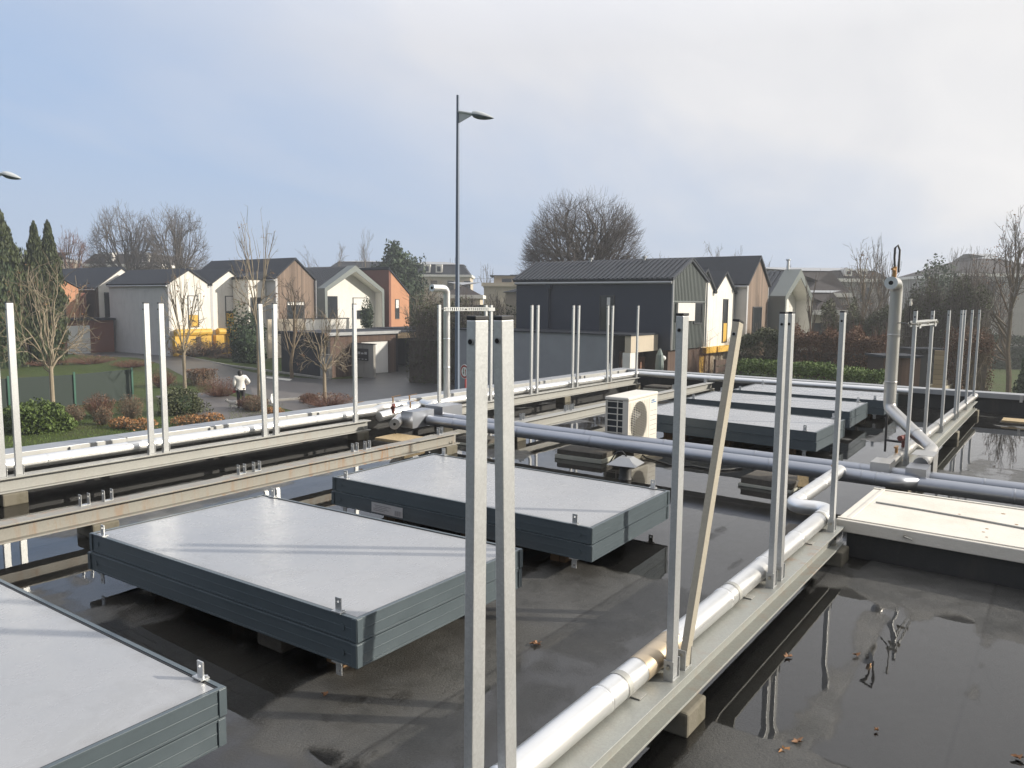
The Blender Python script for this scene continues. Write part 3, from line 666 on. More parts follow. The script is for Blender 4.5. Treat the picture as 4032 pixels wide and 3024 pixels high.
for x, y in ((-.45,.5), (.36,.62), (.62,.55), (.12,.06)):
    mb = MB(); mb.tube([(x,y,.05),(x,y,.13)], .010, 8); mb.bar((x-.01,y+.02,.132), (x+.10,y-.05,.155), .018, .006); mb.build('lever', M['brass'], vg)
mb = MB(); mb.tube([(-.23,.03,.02),(-.23,.03,.10)], .02, 10); mb.tube([(-.27,.0,.10),(-.19,.06,.12)], .028, 12); mb.build('valve_body', M['rust_valve'], vg)
mb = MB(); mb.tube([(-.42,-.2,-.11),(-.42,-.2,-.22)], .007, 8); mb.build('prop_rod', M['cable'], vg)
# sheet covers where the far pipes meet the cross pipes
cv = thing('pipe_cover', 'boxy sheet metal cover at the end of the stained pipe on the cross pipes', 'pipe cover', (7.52,1.31,.24))
mb = MB(); cover(mb, -.11, .16, -.08, .08, -.04, .13); mb.build('cover', M['alu_warm'], cv)
cv = thing('pipe_cover', 'boxy sheet metal cover with a bent bracket under the slanted chimney foot', 'pipe cover', (7.42,1.01,.25))
mb = MB(); cover(mb, -.13, .14, -.085, .075, -.05, .13); mb.build('cover', M['alu_shade'], cv)
mb = MB(); mb.box(.16,.44,-.10,-.097,-.10,.20); mb.box(.16,.44,-.097,.08,.197,.20); mb.build('bracket', M['alu_warm'], cv)

# slotted rail, bolted clamp and small spray head on top of the posts
sr = thing('slotted_rail', 'horizontal slotted metal rail tying post tops beside the bent vent pipe', 'rail', (8.33,LY-.03,1.66))
mb = MB(); L = 1.05
for i in range(22): mb.box(i*L/22, i*L/22+.026, -.012, -.009, -.02, .02)
mb.box(0,L,-.012,-.009,.0205,.027); mb.box(0,L,-.012,-.009,-.027,-.0205); mb.box(0,L,-.009,.009,.024,.027); mb.build('slots', M['galv'], sr)
mb = MB(); mb.box(L-.02,L+.14,-.0155,-.0125,-.03,.022); mb.build('end_plate', M['galv'], sr)
mb = MB(); mb.tube([(.0,-.03,0),(.0,.05,0)], .008, 8); mb.tube([(.5,-.03,0),(.5,.03,0)], .012, 8); mb.build('bolt', M['bolt'], sr)
cl = thing('post_clamp', 'bolted double rail clamping two post tops beside the chimney pipe', 'clamp', (8.17,RY-.02,1.60))
for s in (-1, 1):
    mb = MB(); mb.box(-.12,1.27,s*.022-.003,s*.022+.003,-.028,-.012); mb.box(-.12,1.27,s*.022-.003,s*.022+.003,.012,.028); mb.build('rail', M['galv'], cl)
for x in (-.09,.06,.55,1.0,1.19):
    mb = MB(); mb.tube([(x,-.045,0),(x,.045,0)], .009, 8); mb.tube([(x,-.043,0),(x,-.032,0)], .018, 6); mb.tube([(x,.032,0),(x,.043,0)], .018, 6); mb.build('bolt', M['bolt'], cl)
for x in (.12, 1.13): MB().box(x-.05,x+.05,-.032,-.026,-.045,-.005).build('end_plate', M['galv'], cl)
MB().tube([(-.1,.02,0),(.3,.16,.0),(.72,.27,-.01)], .005, 8).build('stay_rod', M['cable'], cl)
sp = thing('spray_head', 'small pale sensor head on a thin rod above the bolted clamp', 'sensor', (8.06,1.245,1.60))
MB().tube([(0,0,0),(0,0,.17)], .005, 8).build('rod', M['cable'], sp)
MB().tube([(0,0,.17),(0,0,.19),(0,0,.21),(0,0,.235)], [.012,.014,.010,.012], 10).build('head', M['cream'], sp)
MB().bar((-.015,.04,.225), (.015,-.04,.225), .003, .002).build('antenna', M['galv'], sp)
# black strap round the pipe beyond the valves
st = thing('strap', 'black strap tied round the pipe between the vent pipe and the big front post', 'strap', (9.15,7.36,.30))
MB().tube([(0,.0,.10),(.01,-.02,.02),(0,-.06,-.04),(.01,-.10,-.14),(-.02,-.11,-.19)], .009, 6).build('band', M['cable'], st)
MB().cbox((-.02,.0,.12), .03, .03, .05).build('buckle', M['black_plastic'], st); MB().cbox((0,-.11,-.2), .04, .02, .04).build('hook', M['black_plastic'], st)
# ------------------------------------------------------------------ solar collectors lying in stacks of two on pallets
CW, CL, CH = 1.263, 2.358, .109
def collector_proto(flip=False):
    """local origin at the centre of the underside; lugs on top, or underneath when flipped"""
    t = thing('solar_collector', 'x', 'solar collector'); w, l = CW/2, CL/2
    def ring(mb, o0, o1, z0, z1):
        a, b = o0, o1
        mb.box(-w+a, w-a, -l+a, -l+b, z0, z1); mb.box(-w+a, w-a, l-b, l-a, z0, z1)
        mb.box(-w+a, -w+b, -l+b, l-b, z0, z1); mb.box(w-b, w-a, -l+b, l-b, z0, z1)
    mb = MB(); ring(mb, .0, .012, .010, CH-.010); ring(mb, -.003, .014, 0, .0098); ring(mb, -.003, .016, CH-.0098, CH)
    ring(mb, -.0015, .0, .052, .058); mb.box(-w+.02, w-.02, -l+.02, l-.02, .004, .010)
    mb.build('frame', M['frame'], t, bevel=.0015)
    mb = MB(); ring(mb, .0165, .024, CH-.012, CH-.003); mb.build('gasket', M['gasket'], t)
    MB().box(-w+.0245, w-.0245, -l+.0245, l-.0245, CH-.014, CH-.005).build('cover_glass', M['glass_top'], t)
    for sx in (-1, 1):
        for sy in (-1, 1):
            mb = MB(); cx, cy = sx*w, sy*l
            mb.box(min(cx+sx*.0035, cx-sx*.028), max(cx+sx*.0035, cx-sx*.028), min(cy+sy*.0035, cy+sy*.007), max(cy+sy*.0035, cy+sy*.007), .002, CH-.002)
            mb.box(min(cx+sx*.0035, cx+sx*.007), max(cx+sx*.0035, cx+sx*.007), min(cy+sy*.0034, cy-sy*.028), max(cy+sy*.0034, cy-sy*.028), .002, CH-.002)
            mb.build('corner_cap', M['frame'], t, bevel=.002)
    z = CH+.0008 if not flip else -.0008; s = 1 if not flip else -1
    for sx in (-1, 1):
        for sy in (-1, 1):
            mb = MB(); x = sx*(w-.012); y = sy*(l-.13)
            T = Matrix.Translation((x, y, z)) @ Matrix.Diagonal((1,1,s,1))
            mb.plate_hole(.036, .066, .006, .048, .0065, T)
            mb.box(x-.018, x+.018, y-.03, y+.03, min(z, z+s*.005), max(z, z+s*.005))
            mb.tube([(x+.011,y+.02,z+s*.005),(x+.011,y+.02,z+s*.011)], .006, 6); mb.tube([(x+.011,y-.02,z+s*.005),(x+.011,y-.02,z+s*.011)], .006, 6)
            mb.build('lug', M['galv'], t)
    for sx in (-1, 1):
        for sy in (-1, 1):
            mb = MB(); mb.disc((sx*(w+.0036), sy*(l-.09), .055), (sx,0,0), .015, 16, .002); mb.build('port_plug', M['frame'], t)
    return t
up0 = collector_proto(); lo0 = collector_proto(True); first = [up0, lo0]
GC = 'grey solar collectors stacked on the roof'
stacks = [('front corner', .925, 3.62, .336, .02, 'cut off by the frame corner'),
          ('second', 2.851, 3.63, .347, .008, 'behind the big post pair with the wide pale glass'),
          ('third', 4.763, 3.594, .340, .036, 'carrying a grey sticker, beside the yellowed leaning post'),
          ('near', 9.687, 3.45, .338, -.014, 'beside the air conditioner'),
          ('middle', 11.684, 3.565, .330, .023, 'between two others beyond the air conditioner'),
          ('far', 13.362, 3.439, .328, .016, 'beside the parapet at the hedge')]
def place(pr, k, loc, rz, label):
    if first[k] is not None: o = first[k]; first[k] = None; o.location = loc; o.rotation_euler = (0,0,rz); o['label'] = label; o['group'] = GC; return o
    return dup(pr, loc, rz, label, GC)
tilt = {2.851: (R(-1.2), R(.5)), 9.687: (R(.6), 0), 4.763: (R(.3), R(.4))}
for nm, x, y, zt, rz, where in stacks:
    a = place(up0, 0, (x, y, zt-CH), rz, 'upper grey collector, stack '+where)
    b = place(lo0, 1, (x-.012, y-.004, zt-2*CH-.004), rz+.004, 'lower grey collector, stack '+where)
    for o in (a, b):
        tx, ty = tilt.get(x, (0,0)); o.rotation_euler = (tx, ty, o.rotation_euler.z)
        if o is b and (tx or ty): o.location.x -= (CH+.004)*math.sin(ty)
# the sticker on the lower collector of the third stack
stk = bpy.data.objects['solar_collector']
def child_of_label(txt):
    return next(o for o in scene.objects if o.get('label', '').startswith(txt))
lowC = child_of_label('lower grey collector, stack carrying')
mb = MB(); mb.box(-CW/2-.0045, -CW/2-.0031, .42, .74, .014, .092); sk = mb.build('sticker', M['sticker'], lowC)
mb = MB(); x = -CW/2-.0052
for i, (a, b) in enumerate(((.60,.72),(.56,.72),(.58,.70),(.54,.71))): mb.box(x, x+.0005, a, b, .030+.013*i, .034+.013*i)
for i in range(7): mb.box(x, x+.0005, .435+.010*i, .438+.010*i+.002*(i%2), .022, .06)
mb.build('print', M['ink'], sk)

# pallets and packing under the stacks
def pallet(x, y, rz, label, w=.9, l=1.5, h=.098, bl=True):
    t = thing('wooden_pallet', label, 'pallet', (x,y,0), rz, 'pallets under the collector stacks')
    mb = MB(); n = 7
    for i in range(n):
        yy = -l/2+(i+.5)*l/n; mb.box(-w/2,w/2,yy-.05,yy+.05,h-.018,h)
    for xx in (-w/2+.04, 0, w/2-.04): mb.box(xx-.04,xx+.04,-l/2,l/2,h-.032,h-.0184)
    mb.build('deck_board', M['pallet'], t)
    for xx in (-w/2+.045, 0, w/2-.045):
        for yy in (-l/2+.07, 0, l/2-.07): MB().box(xx-.045,xx+.045,yy-.06,yy+.06,.0,h-.0325).build('block', M['pallet'], t)
    return t
for (nm, x, y, zt, rz, where), lab in zip(stacks, ('dark wooden pallet under the collector stack at the frame corner', 'dark wooden pallet under the second collector stack behind the post pair',
       'wooden pallet under the stickered collector stack', 'wooden pallet under the collector stack beside the air conditioner', 'wooden pallet under the middle far collector stack', 'wooden pallet under the last collector stack before the hedge')):
    pallet(x+.02, y-.05, rz, lab, .95, 1.7, zt-2*CH-.006)
rb = random.Random(4)
for i in range(6):
    mb = MB(); mb.box(-.055,.055,-.11,.11,0,.055); o = mb.build('clay_brick', M['brick'], None, bevel=.004, loc=(4.02+rb.uniform(-.02,.02), 4.45-.29*i, 0.0)); o.rotation_euler = (0,0,rb.uniform(-.25,.25))
    tag(o, 'terracotta brick in the row lying under the edge of the stickered collector stack', 'brick', 'bricks under the collector')
tag(MB().box(-.09,.09,-.10,.10,0,.085).build('concrete_block', M['slab'], None, bevel=.01, loc=(at(1085,2545,z=0).x+.05,at(1085,2545,z=0).y,0)), 'rough brownish block peeping out under the second collector stack', 'concrete block')

# ------------------------------------------------------------------ air conditioner
ac = thing('air_conditioner', 'cream outdoor air conditioner unit with round fan grille behind the cross pipes', 'air conditioner', (8.115, 4.14, .126), R(3))
W, D, H = .85, .29, .585
mb = MB(); x0, x1, y0, y1 = -W/2, W/2, -D/2, D/2
mb.box(x0,x1,y0,y1,0,.02)
mb.box(x0+.005,x1-.005,y1-.012,y1-.002,.0205,H-.0405)                 # back
mb.box(x1-.012,x1-.002,y0+.002,y1-.0125,.0205,H-.0405)
mb.build('casing', M['cream'], ac, bevel=.004)
MB().box(x0-.004,x1+.004,y0-.004,y1+.004,H-.04,H).build('lid', M['cream'], ac, bevel=.012)
# front: a panel with a round opening, wire grille over it, smooth service panel to the hatch side
fx0, fx1 = x0+.004, x0+.60; cx, cz, rad = (fx0+fx1)/2, (H-.02)/2+.0, .235
mb = MB(); n = 48; vs = []
for yy in (y0+.001, y0+.014):
    for j in range(n):
        a = 2*PI*j/n; c, q = math.cos(a), math.sin(a); k = max(abs(c), abs(q)); dx, dz = c/k, q/k
        vs.append((cx+dx*(fx1-fx0)/2, yy, cz+dz*(cz-.0215 if dz < 0 else H-.0405-cz)))
    for j in range(n): a = 2*PI*j/n; vs.append((cx+rad*math.cos(a), yy, cz+rad*math.sin(a)))
fs = []; o_ = 2*n
for j in range(n):
    k = (j+1) % n; fs += [(j,k,n+k,n+j),(o_+j,o_+n+j,o_+n+k,o_+k),(n+j,n+k,o_+n+k,o_+n+j),(j,o_+j,o_+k,k)]
mb.add(vs, fs); mb.build('front_panel', M['cream'], ac)
mb = MB(); mb.box(fx1+.001,x1-.0125,y0+.0005,y0+.012,.0205,H-.0405)
mb.build('service_panel', M['cream'], ac, bevel=.003)
mb = MB()
for i in range(6): z = .075+.058*i; mb.box(fx1+.03,x1-.03,y0-.0002,y0+.0004,z,z+.003)
mb.build('louver_groove', M['ac_dark'], ac)
mb = MB(); mb.box(fx1+.055,x1-.05,y0-.0012,y0+.0002,H-.125,H-.082); bd = mb.build('badge', M['white_sign'], ac)
mb = MB(); mb.box(fx1+.055,x1-.05,y0-.0022,y0-.0014,H-.123,H-.112); mb.box(fx1+.060,fx1+.072,y0-.0022,y0-.0014,H-.100,H-.088); mb.build('badge_stripe', M['blue_print'], bd)
tcv = bpy.data.curves.new('badge_lettering', 'FONT'); tcv.body = 'DAIKIN'; tcv.size = .030; tcv.extrude = .0004; tcv.align_x = 'LEFT'
tmp = bpy.data.objects.new('badge_lettering', tcv); COL.objects.link(tmp); bpy.context.view_layer.update()
tme = bpy.data.meshes.new_from_object(tmp.evaluated_get(bpy.context.evaluated_depsgraph_get())); bpy.data.objects.remove(tmp)
tme.materials.clear(); tme.materials.append(M['blue_print'])
tx = bpy.data.objects.new('badge_lettering', tme); COL.objects.link(tx); tx.parent = bd; tx.location = (fx1+.074, y0-.0020, H-.104); tx.rotation_euler = (R(90),0,0); tx.scale = (.72,1,1)
mb = MB()
for i in range(24):
    z = cz-rad+.01+i*(2*rad-.02)/23; hw = math.sqrt(max(0, rad*rad-(z-cz)**2)); mb.box(cx-hw-.02,cx+hw+.02,y0-.010,y0-.006,z-.0011,z+.0011)
for i in range(30):
    z = .045+i*(H-.11)/29; hw = math.sqrt(max(0, rad*rad-(z-cz)**2)); e = .03
    if cx-hw > fx0+.03: mb.box(fx0+.03,cx-hw,y0-.006,y0-.003,z-.0018,z+.0018); mb.box(cx+hw,fx1-.02,y0-.006,y0-.003,z-.0018,z+.0018)
for i in range(9): xx = cx-.26+i*.065; mb.box(xx-.0015,xx+.0015,y0-.013,y0-.0102,.04,H-.06)
mb.build('fan_grille', M['cream'], ac)
mb = MB(); mb.tube([(cx,y0+.06,cz),(cx,y0+.12,cz)], .05, 16)
for k in range(3):
    a0 = 2*PI*k/3; p = []
    for i in range(7):
        a = a0+i*.13; p += [(cx+.05*math.cos(a), y0+.07+.012*i, cz+.05*math.sin(a)), (cx+.215*math.cos(a+.25), y0+.06+.012*i, cz+.215*math.sin(a+.25))]
    mb.add(p, [(2*i,2*i+1,2*i+3,2*i+2) for i in range(6)])
mb.build('fan', M['ac_dark'], ac)
MB().box(x0+.02,fx1,y0+.17,y0+.18,.03,H-.06).build('back_coil', M['ac_dark'], ac)
# side with a grid of openings over the dark coil
mb = MB(); xs = x0+.002
for y_ in (y0+.001, y0+.13, y1-.03): mb.box(xs, xs+.008, y_, y_+(.05 if y_ < y0+.01 else .012), .0205, H-.0405)
mb.box(xs, xs+.008, y0+.0515, y0+.07, .0205, H-.0405)
for i in range(8): z = .03+i*(H-.09)/7; mb.box(xs+.0002, xs+.0078, y0+.0705, y1-.031, z, z+.010)
mb.build('side_grid', M['cream'], ac)
MB().box(xs+.02, xs+.026, y0+.02, y1-.02, .025, H-.045).build('side_coil', M['ac_dark'], ac)
for xx in (x0+.12, x1-.16):
    mb = MB(); mb.box(xx-.03,xx+.03,y0-.02,y1+.02,-.024,-.0005); mb.build('foot', M['galv_dull'], ac)
def pad(label, x, y, w, d, layers, rz=0, name='support_pad'):
    """stacked slab with a pale foam sheet under it"""
    t = thing(name, label, 'support pad', (x,y,0), rz)
    z = 0
    for i, (h, mat, pn) in enumerate(layers):
        k = .02*i; mb = MB(); mb.box(-w/2+k, w/2-k*.3, -d/2+k*.5, d/2-k, z, z+h-.0006); mb.build(pn, M[mat], t, bevel=.006); z += h
    return t
pad('weathered pad of slabs under the air conditioner', 8.12, 4.13, .8, .46, [(.05,'concrete','slab'),(.05,'slab','slab')])
pad('stacked dark slab and pale foam under the cross pipes beside the vent hood', 7.52, 4.40, .42, .6, [(.05,'foam','foam_sheet'),(.055,'slab','slab')], .05)
pad('mossy slab stack under the cross pipes behind the tight post pair', 7.50, 2.28, .44, .52, [(.03,'foam','foam_sheet'),(.06,'slab','slab')], -.04)
pad('slab pad under the cross pipes behind the big front post', 7.45, 5.95, .42, .5, [(.03,'foam','foam_sheet'),(.05,'slab','slab')], .03)
pad('chipboard sheet on a dark slab lit by sun under the capped pipe stub', 6.74, 6.60, .42, .5, [(.07,'slab','slab'),(.035,'chipboard','chipboard_sheet')], .06)
pad('slab and board pad by the far parapet behind the pale beam', 14.45, 6.75, .45, .55, [(.05,'foam','foam_sheet'),(.05,'slab','slab')], .0)
pad('yellow chipboard pad by the far parapet near the lawn', 13.9, .35, .4, .9, [(.03,'slab','slab'),(.03,'chipboard','chipboard_sheet')], .0)
pad('small slab under the kinked pipe beside the hatch', 5.95, 1.52, .34, .36, [(.05,'slab','slab')], .1)
pad('pale board leaning at the cross pipe by the hatch far side', 7.02, -.35, .35, .5, [(.02,'foam','foam_sheet')], .1)
mb = MB(); mb.bar((7.48,1.98,.03), (7.60,2.02,.14), .10, .02); tag(mb.build('wood_offcut', M['chipboard'], None), 'sunlit splintered wood offcut at the slab stack under the cross pipes', 'wood offcut')
cb = MB(); pts = [at(2200+x*.5425, 1400+y*.5425, z=.012) for x, y in ((480,700),(560,720),(640,745),(760,780),(830,800),(960,800),(1130,830),(1250,825),(1330,815))]
pts[0].z = .14; pts[1].z = .06
tag(cb.tube(pts, .010, 8).build('cable', M['cable'], None, smooth=True), 'black cable snaking from the air conditioner across the wet roof', 'cable')

# vent hood
vh = thing('roof_vent', 'small roof vent with pyramid hood in front of the cross pipes', 'roof vent', (6.87, 3.56, 0), R(8))
MB().tube([(0,0,-.003),(0,0,.02),(0,0,.17)], [.075,.062,.06], 14).build('pipe_stub', M['bitumen_wall'], vh, smooth=True)
MB().add([(-.15,-.15,.155),(.15,-.15,.155),(.15,.15,.155),(-.15,.15,.155),(-.06,-.06,.225),(.06,-.06,.225),(.06,.06,.225),(-.06,.06,.225),
   (-.145,-.145,.149),(.145,-.145,.149),(.145,.145,.149),(-.145,.145,.149)],
   [(0,1,5,4),(1,2,6,5),(2,3,7,6),(3,0,4,7),(4,5,6,7),(8,11,10,9),(0,8,9,1),(1,9,10,2),(2,10,11,3),(3,11,8,0)]).build('hood', M['coping'], vh)
MB().tube([(.02,.0,.225),(.03,.05,.27),(.04,.12,.25),(.05,.2,.12)], .008, 8).build('wire', M['cable'], vh, smooth=True)

# ------------------------------------------------------------------ cream roof hatch
ht = thing('roof_hatch', 'wide cream roof hatch lid on a dark kerb with a cable draped over it', 'roof hatch', (6.18, .02, 0), R(-1.2))
w, l = .59, 1.22
MB().box(-w+.06, w-.06, -l+.06, l-.06, -.004, .205).build('kerb', M['bitumen_wall'], ht, bevel=.01)
MB().box(-w, w, -l, l, .19, .275).build('lid', M['cream_lid'], ht, bevel=.006)
mb = MB(); mb.box(-w+.03,-w+.06,-l+.0,l,.2755,.283); mb.box(w-.06,w-.03,-l,l,.2755,.283); mb.box(-w+.0605,w-.0605,l-.09,l-.06,.2755,.283); mb.build('raised_edge', M['cream_lid'], ht, bevel=.003)
for yy in (.78, -.2):
    mb = MB(); mb.tube([(-w+.001,yy,.235),(-w-.012,yy,.235)], .010, 10); mb.tube([(-w-.012,yy,.235),(-w-.02,yy-.05,.225)], .006, 6); mb.build('lid_bolt', M['bolt'], ht)
mb = MB(); rs = random.Random(3)
for p in ((.1,.55),(-.2,.35),(-.3,.36),(-.25,.1),(.05,.2),(-.38,.05),(-.1,-.35),(-.32,-.4),(-.42,.33),(.25,-.1),(.32,.3)):
    r = rs.uniform(.006,.014); mb.disc((p[0],p[1],.2758), (0,0,1), r, 10, .0008)
mb.build('stain_spot', M['brass'], ht)
mb = MB(); pp = [(.06,1.10,.2815),(.04,.8,.2815),(.0,.45,.2815),(-.05,.15,.2815),(-.13,-.1,.2815),(-.25,-.4,.2815),(-.33,-.7,.2815),(-.4,-1.2,.2815)]
mb.tube(pp, .0065, 8); hc = mb.build('cable', M['galv_dull'], None, smooth=True, loc=(6.18,.02,0)); hc.rotation_euler = (0,0,R(-1.2))
tag(hc, 'grey cable lying curved across the cream hatch lid', 'cable')

# fallen leaves on the roof
def leaf(x, y, z, s, rz, mat, label):
    mb = MB(); rl = random.Random(int(x*1000)); pts = []
    for k in range(11):
        a = 2*PI*k/11; r = s*(1.0 if k % 2 == 0 else .45)*rl.uniform(.8,1.15); pts.append((r*math.cos(a), r*.75*math.sin(a), .006+rl.uniform(0,.014)))
    n = len(pts); vs = pts+[(p[0],p[1],p[2]-.0012) for p in pts]+[(0,0,.005),(0,0,.0035)]
    mb.add(vs, [(i,(i+1)%n,2*n) for i in range(n)]+[(n+(i+1)%n,n+i,2*n+1) for i in range(n)]+[(i,n+i,n+(i+1)%n,(i+1)%n) for i in range(n)])
    o = mb.build('fallen_leaf', M[mat], None, loc=(x,y,z)); o.rotation_euler = (0,0,rz)
    tag(o, label, 'leaf', 'fallen leaves on the roof')
for px, py, s, mat, lab in ((2111,2540,.035,'dead_leaf','reddish dead leaf on the wet felt in front of the near pipe'),(3100,2590,.03,'dead_leaf','brown dead leaf floating between post reflections'),
      (3140,2925,.035,'dead_leaf','dark brown leaf in the puddle by the mossy block patch'),(3085,2962,.03,'orange_leaf','pale yellow leaf in the puddle by the frame bottom'),
      (3375,2585,.025,'dead_leaf','small brown leaf beside the chimney reflection'),(4010,2990,.03,'dead_leaf','dark leaf at the frame corner in the puddle'),(3450,2880,.014,'orange_leaf','tiny pale leaf alone in the big puddle'),
      (1280,2740,.02,'dead_leaf','tiny brown leaf on the dry felt below the second collector stack')):
    p = at(px, py, z=0); leaf(p.x, p.y, .001, s, px*.01, mat, lab)
# ------------------------------------------------------------------ street level ground
def gz(x, y): return GZ + .5*sst(np.asarray(y, float), 40, 52)
def gzf(x, y): return float(gz(x, y))
def ground_material():
    m, nt, b = new_mat('winter_grass_ground'); v = coords(nt)
    a = noise(nt, .35, 5, .6, v); c = noise(nt, 3.5, 6, .7, v); f = noise(nt, 40, 3, .7, v)
    col = mixc(nt, ramp(nt, c.outputs['Fac'], .3, .72).outputs[0], (.035,.060,.016), (.085,.115,.030))
    col = mixc(nt, mathn(nt, 'MULTIPLY', ramp(nt, a.outputs['Fac'], .5, .68).outputs[0], .7), col, (.085,.070,.038))
    col = mixc(nt, mathn(nt, 'MULTIPLY', f.outputs['Fac'], .4), col, (.05,.06,.02))
    link(nt, col, b.inputs['Base Color']); b.inputs['Roughness'].default_value = .9; b.inputs['Specular IOR Level'].default_value = .2
    bp = N(nt, 'ShaderNodeBump'); bp.inputs['Strength'].default_value = .8; bp.inputs['Distance'].default_value = .06
    link(nt, noise(nt, 22, 5, .7, v).outputs['Fac'], bp.inputs['Height']); link(nt, bp.outputs[0], b.inputs['Normal'])
    return m
ax = np.concatenate([[-1500,-700,-300,-120,-40], np.arange(-20, 121, 2.0), [150,200,300,600,1000,1800]])
tag(grid_mesh('ground', ax, ax, gz, ground_material()), kind='structure')
def sheet(name, poly, mat, off, label=None):
    bm = bmesh.new(); vs = [bm.verts.new((p[0], p[1], 0)) for p in poly]; f = bm.faces.new(vs)
    bmesh.ops.triangulate(bm, faces=[f])
    for _ in range(4):
        long = [e for e in bm.edges if e.calc_length() > 3]
        if not long: break
        bmesh.ops.subdivide_edges(bm, edges=long, cuts=1); bmesh.ops.triangulate(bm, faces=[f for f in bm.faces if len(f.verts) > 3])
    for vv in bm.verts: vv.co.z = gzf(vv.co.x, vv.co.y)+off
    bm.normal_update()
    if sum(f.normal.z for f in bm.faces) < 0: bmesh.ops.reverse_faces(bm, faces=bm.faces)
    me = bpy.data.meshes.new(name); bm.to_mesh(me); bm.free(); me.materials.append(mat)
    o = bpy.data.objects.new(name, me); COL.objects.link(o); return tag(o, kind='structure')
def px_poly(pts): return [tuple(at(x, y, z=GZ)[:2]) for x, y in pts]
sheet('road', px_poly([(300,1404),(560,1408),(720,1430),(900,1458),(1060,1480),(1290,1494),(1420,1490),(1480,1470),(1530,1462),(1560,1436),(1700,1440),(1830,1436)])+[(46.5,33),(40,22),(30,17),(22,22.5)]+px_poly([(1500,1640),(1150,1612),(1010,1560),(900,1532),(760,1500),(640,1462),(540,1436),(300,1424)]), M['asphalt'], .010)
sheet('path', px_poly([(610,1560),(760,1548),(870,1545),(1005,1590),(1060,1640),(960,1665),(880,1660),(800,1640),(690,1600)]), M['path'], .012)
sheet('pavement', px_poly([(980,1520),(1100,1500),(1250,1510),(1330,1560),(1450,1595),(1650,1590),(1650,1640),(1250,1640),(1010,1585)]), M['path'], .016)
sheet('road_marking', px_poly([(1052,1484),(1152,1494),(1140,1501),(1046,1490)]), M['marking'], .022)
for k, (pp, q) in enumerate((((700,1428),(900,1457)), ((900,1457),(1300,1495)), ((1010,1586),(1330,1562)), ((1480,1600),(1700,1592)))):
    a = at(*pp, z=GZ); b = at(*q, z=GZ)
    mb = MB(); mb.bar((a.x,a.y,gzf(a.x,a.y)+.05), (b.x,b.y,gzf(b.x,b.y)+.05), .14, .12); tag(mb.build('kerb', M['concrete_grey'], None, bevel=.01), kind='structure')

# ------------------------------------------------------------------ houses
def opening(parent, face, c, u0, u1, z0, z1, fill='window', frame='window_frame', depth=.10, blind=0, low=0):
    """window on a wall plane. face 'G': plane y=c looking to -y (u along x); face 'S': plane x=c looking to -x (u along y)"""
    B = (lambda mb, a0, a1, d0, d1, w0, w1: mb.box(a0,a1,c-d1,c-d0,w0,w1)) if face == 'G' else (lambda mb, a0, a1, d0, d1, w0, w1: mb.box(c-d1,c-d0,a0,a1,w0,w1))
    mb = MB(); f = .06
    B(mb, u0-f,u1+f,.002,.05,z0-f,z0); B(mb, u0-f,u1+f,.002,.05,z1,z1+f); B(mb, u0-f,u0,.002,.05,z0,z1); B(mb, u1,u1+f,.002,.05,z0,z1)
    w = mb.build('window', M[frame], parent)
    mb = MB(); B(mb, u0,u1,.004,.02,z0+low,z1-blind*(z1-z0)); mb.build('pane', M[fill], w)
    if blind: mb = MB(); B(mb, u0,u1,.004,.035,z1-blind*(z1-z0),z1); mb.build('blind', M['blind'], w)
    if low: mb = MB(); B(mb, u0,u1,.004,.03,z0,z0+low); mb.build('low_panel', M['yellow'], w)
    return w
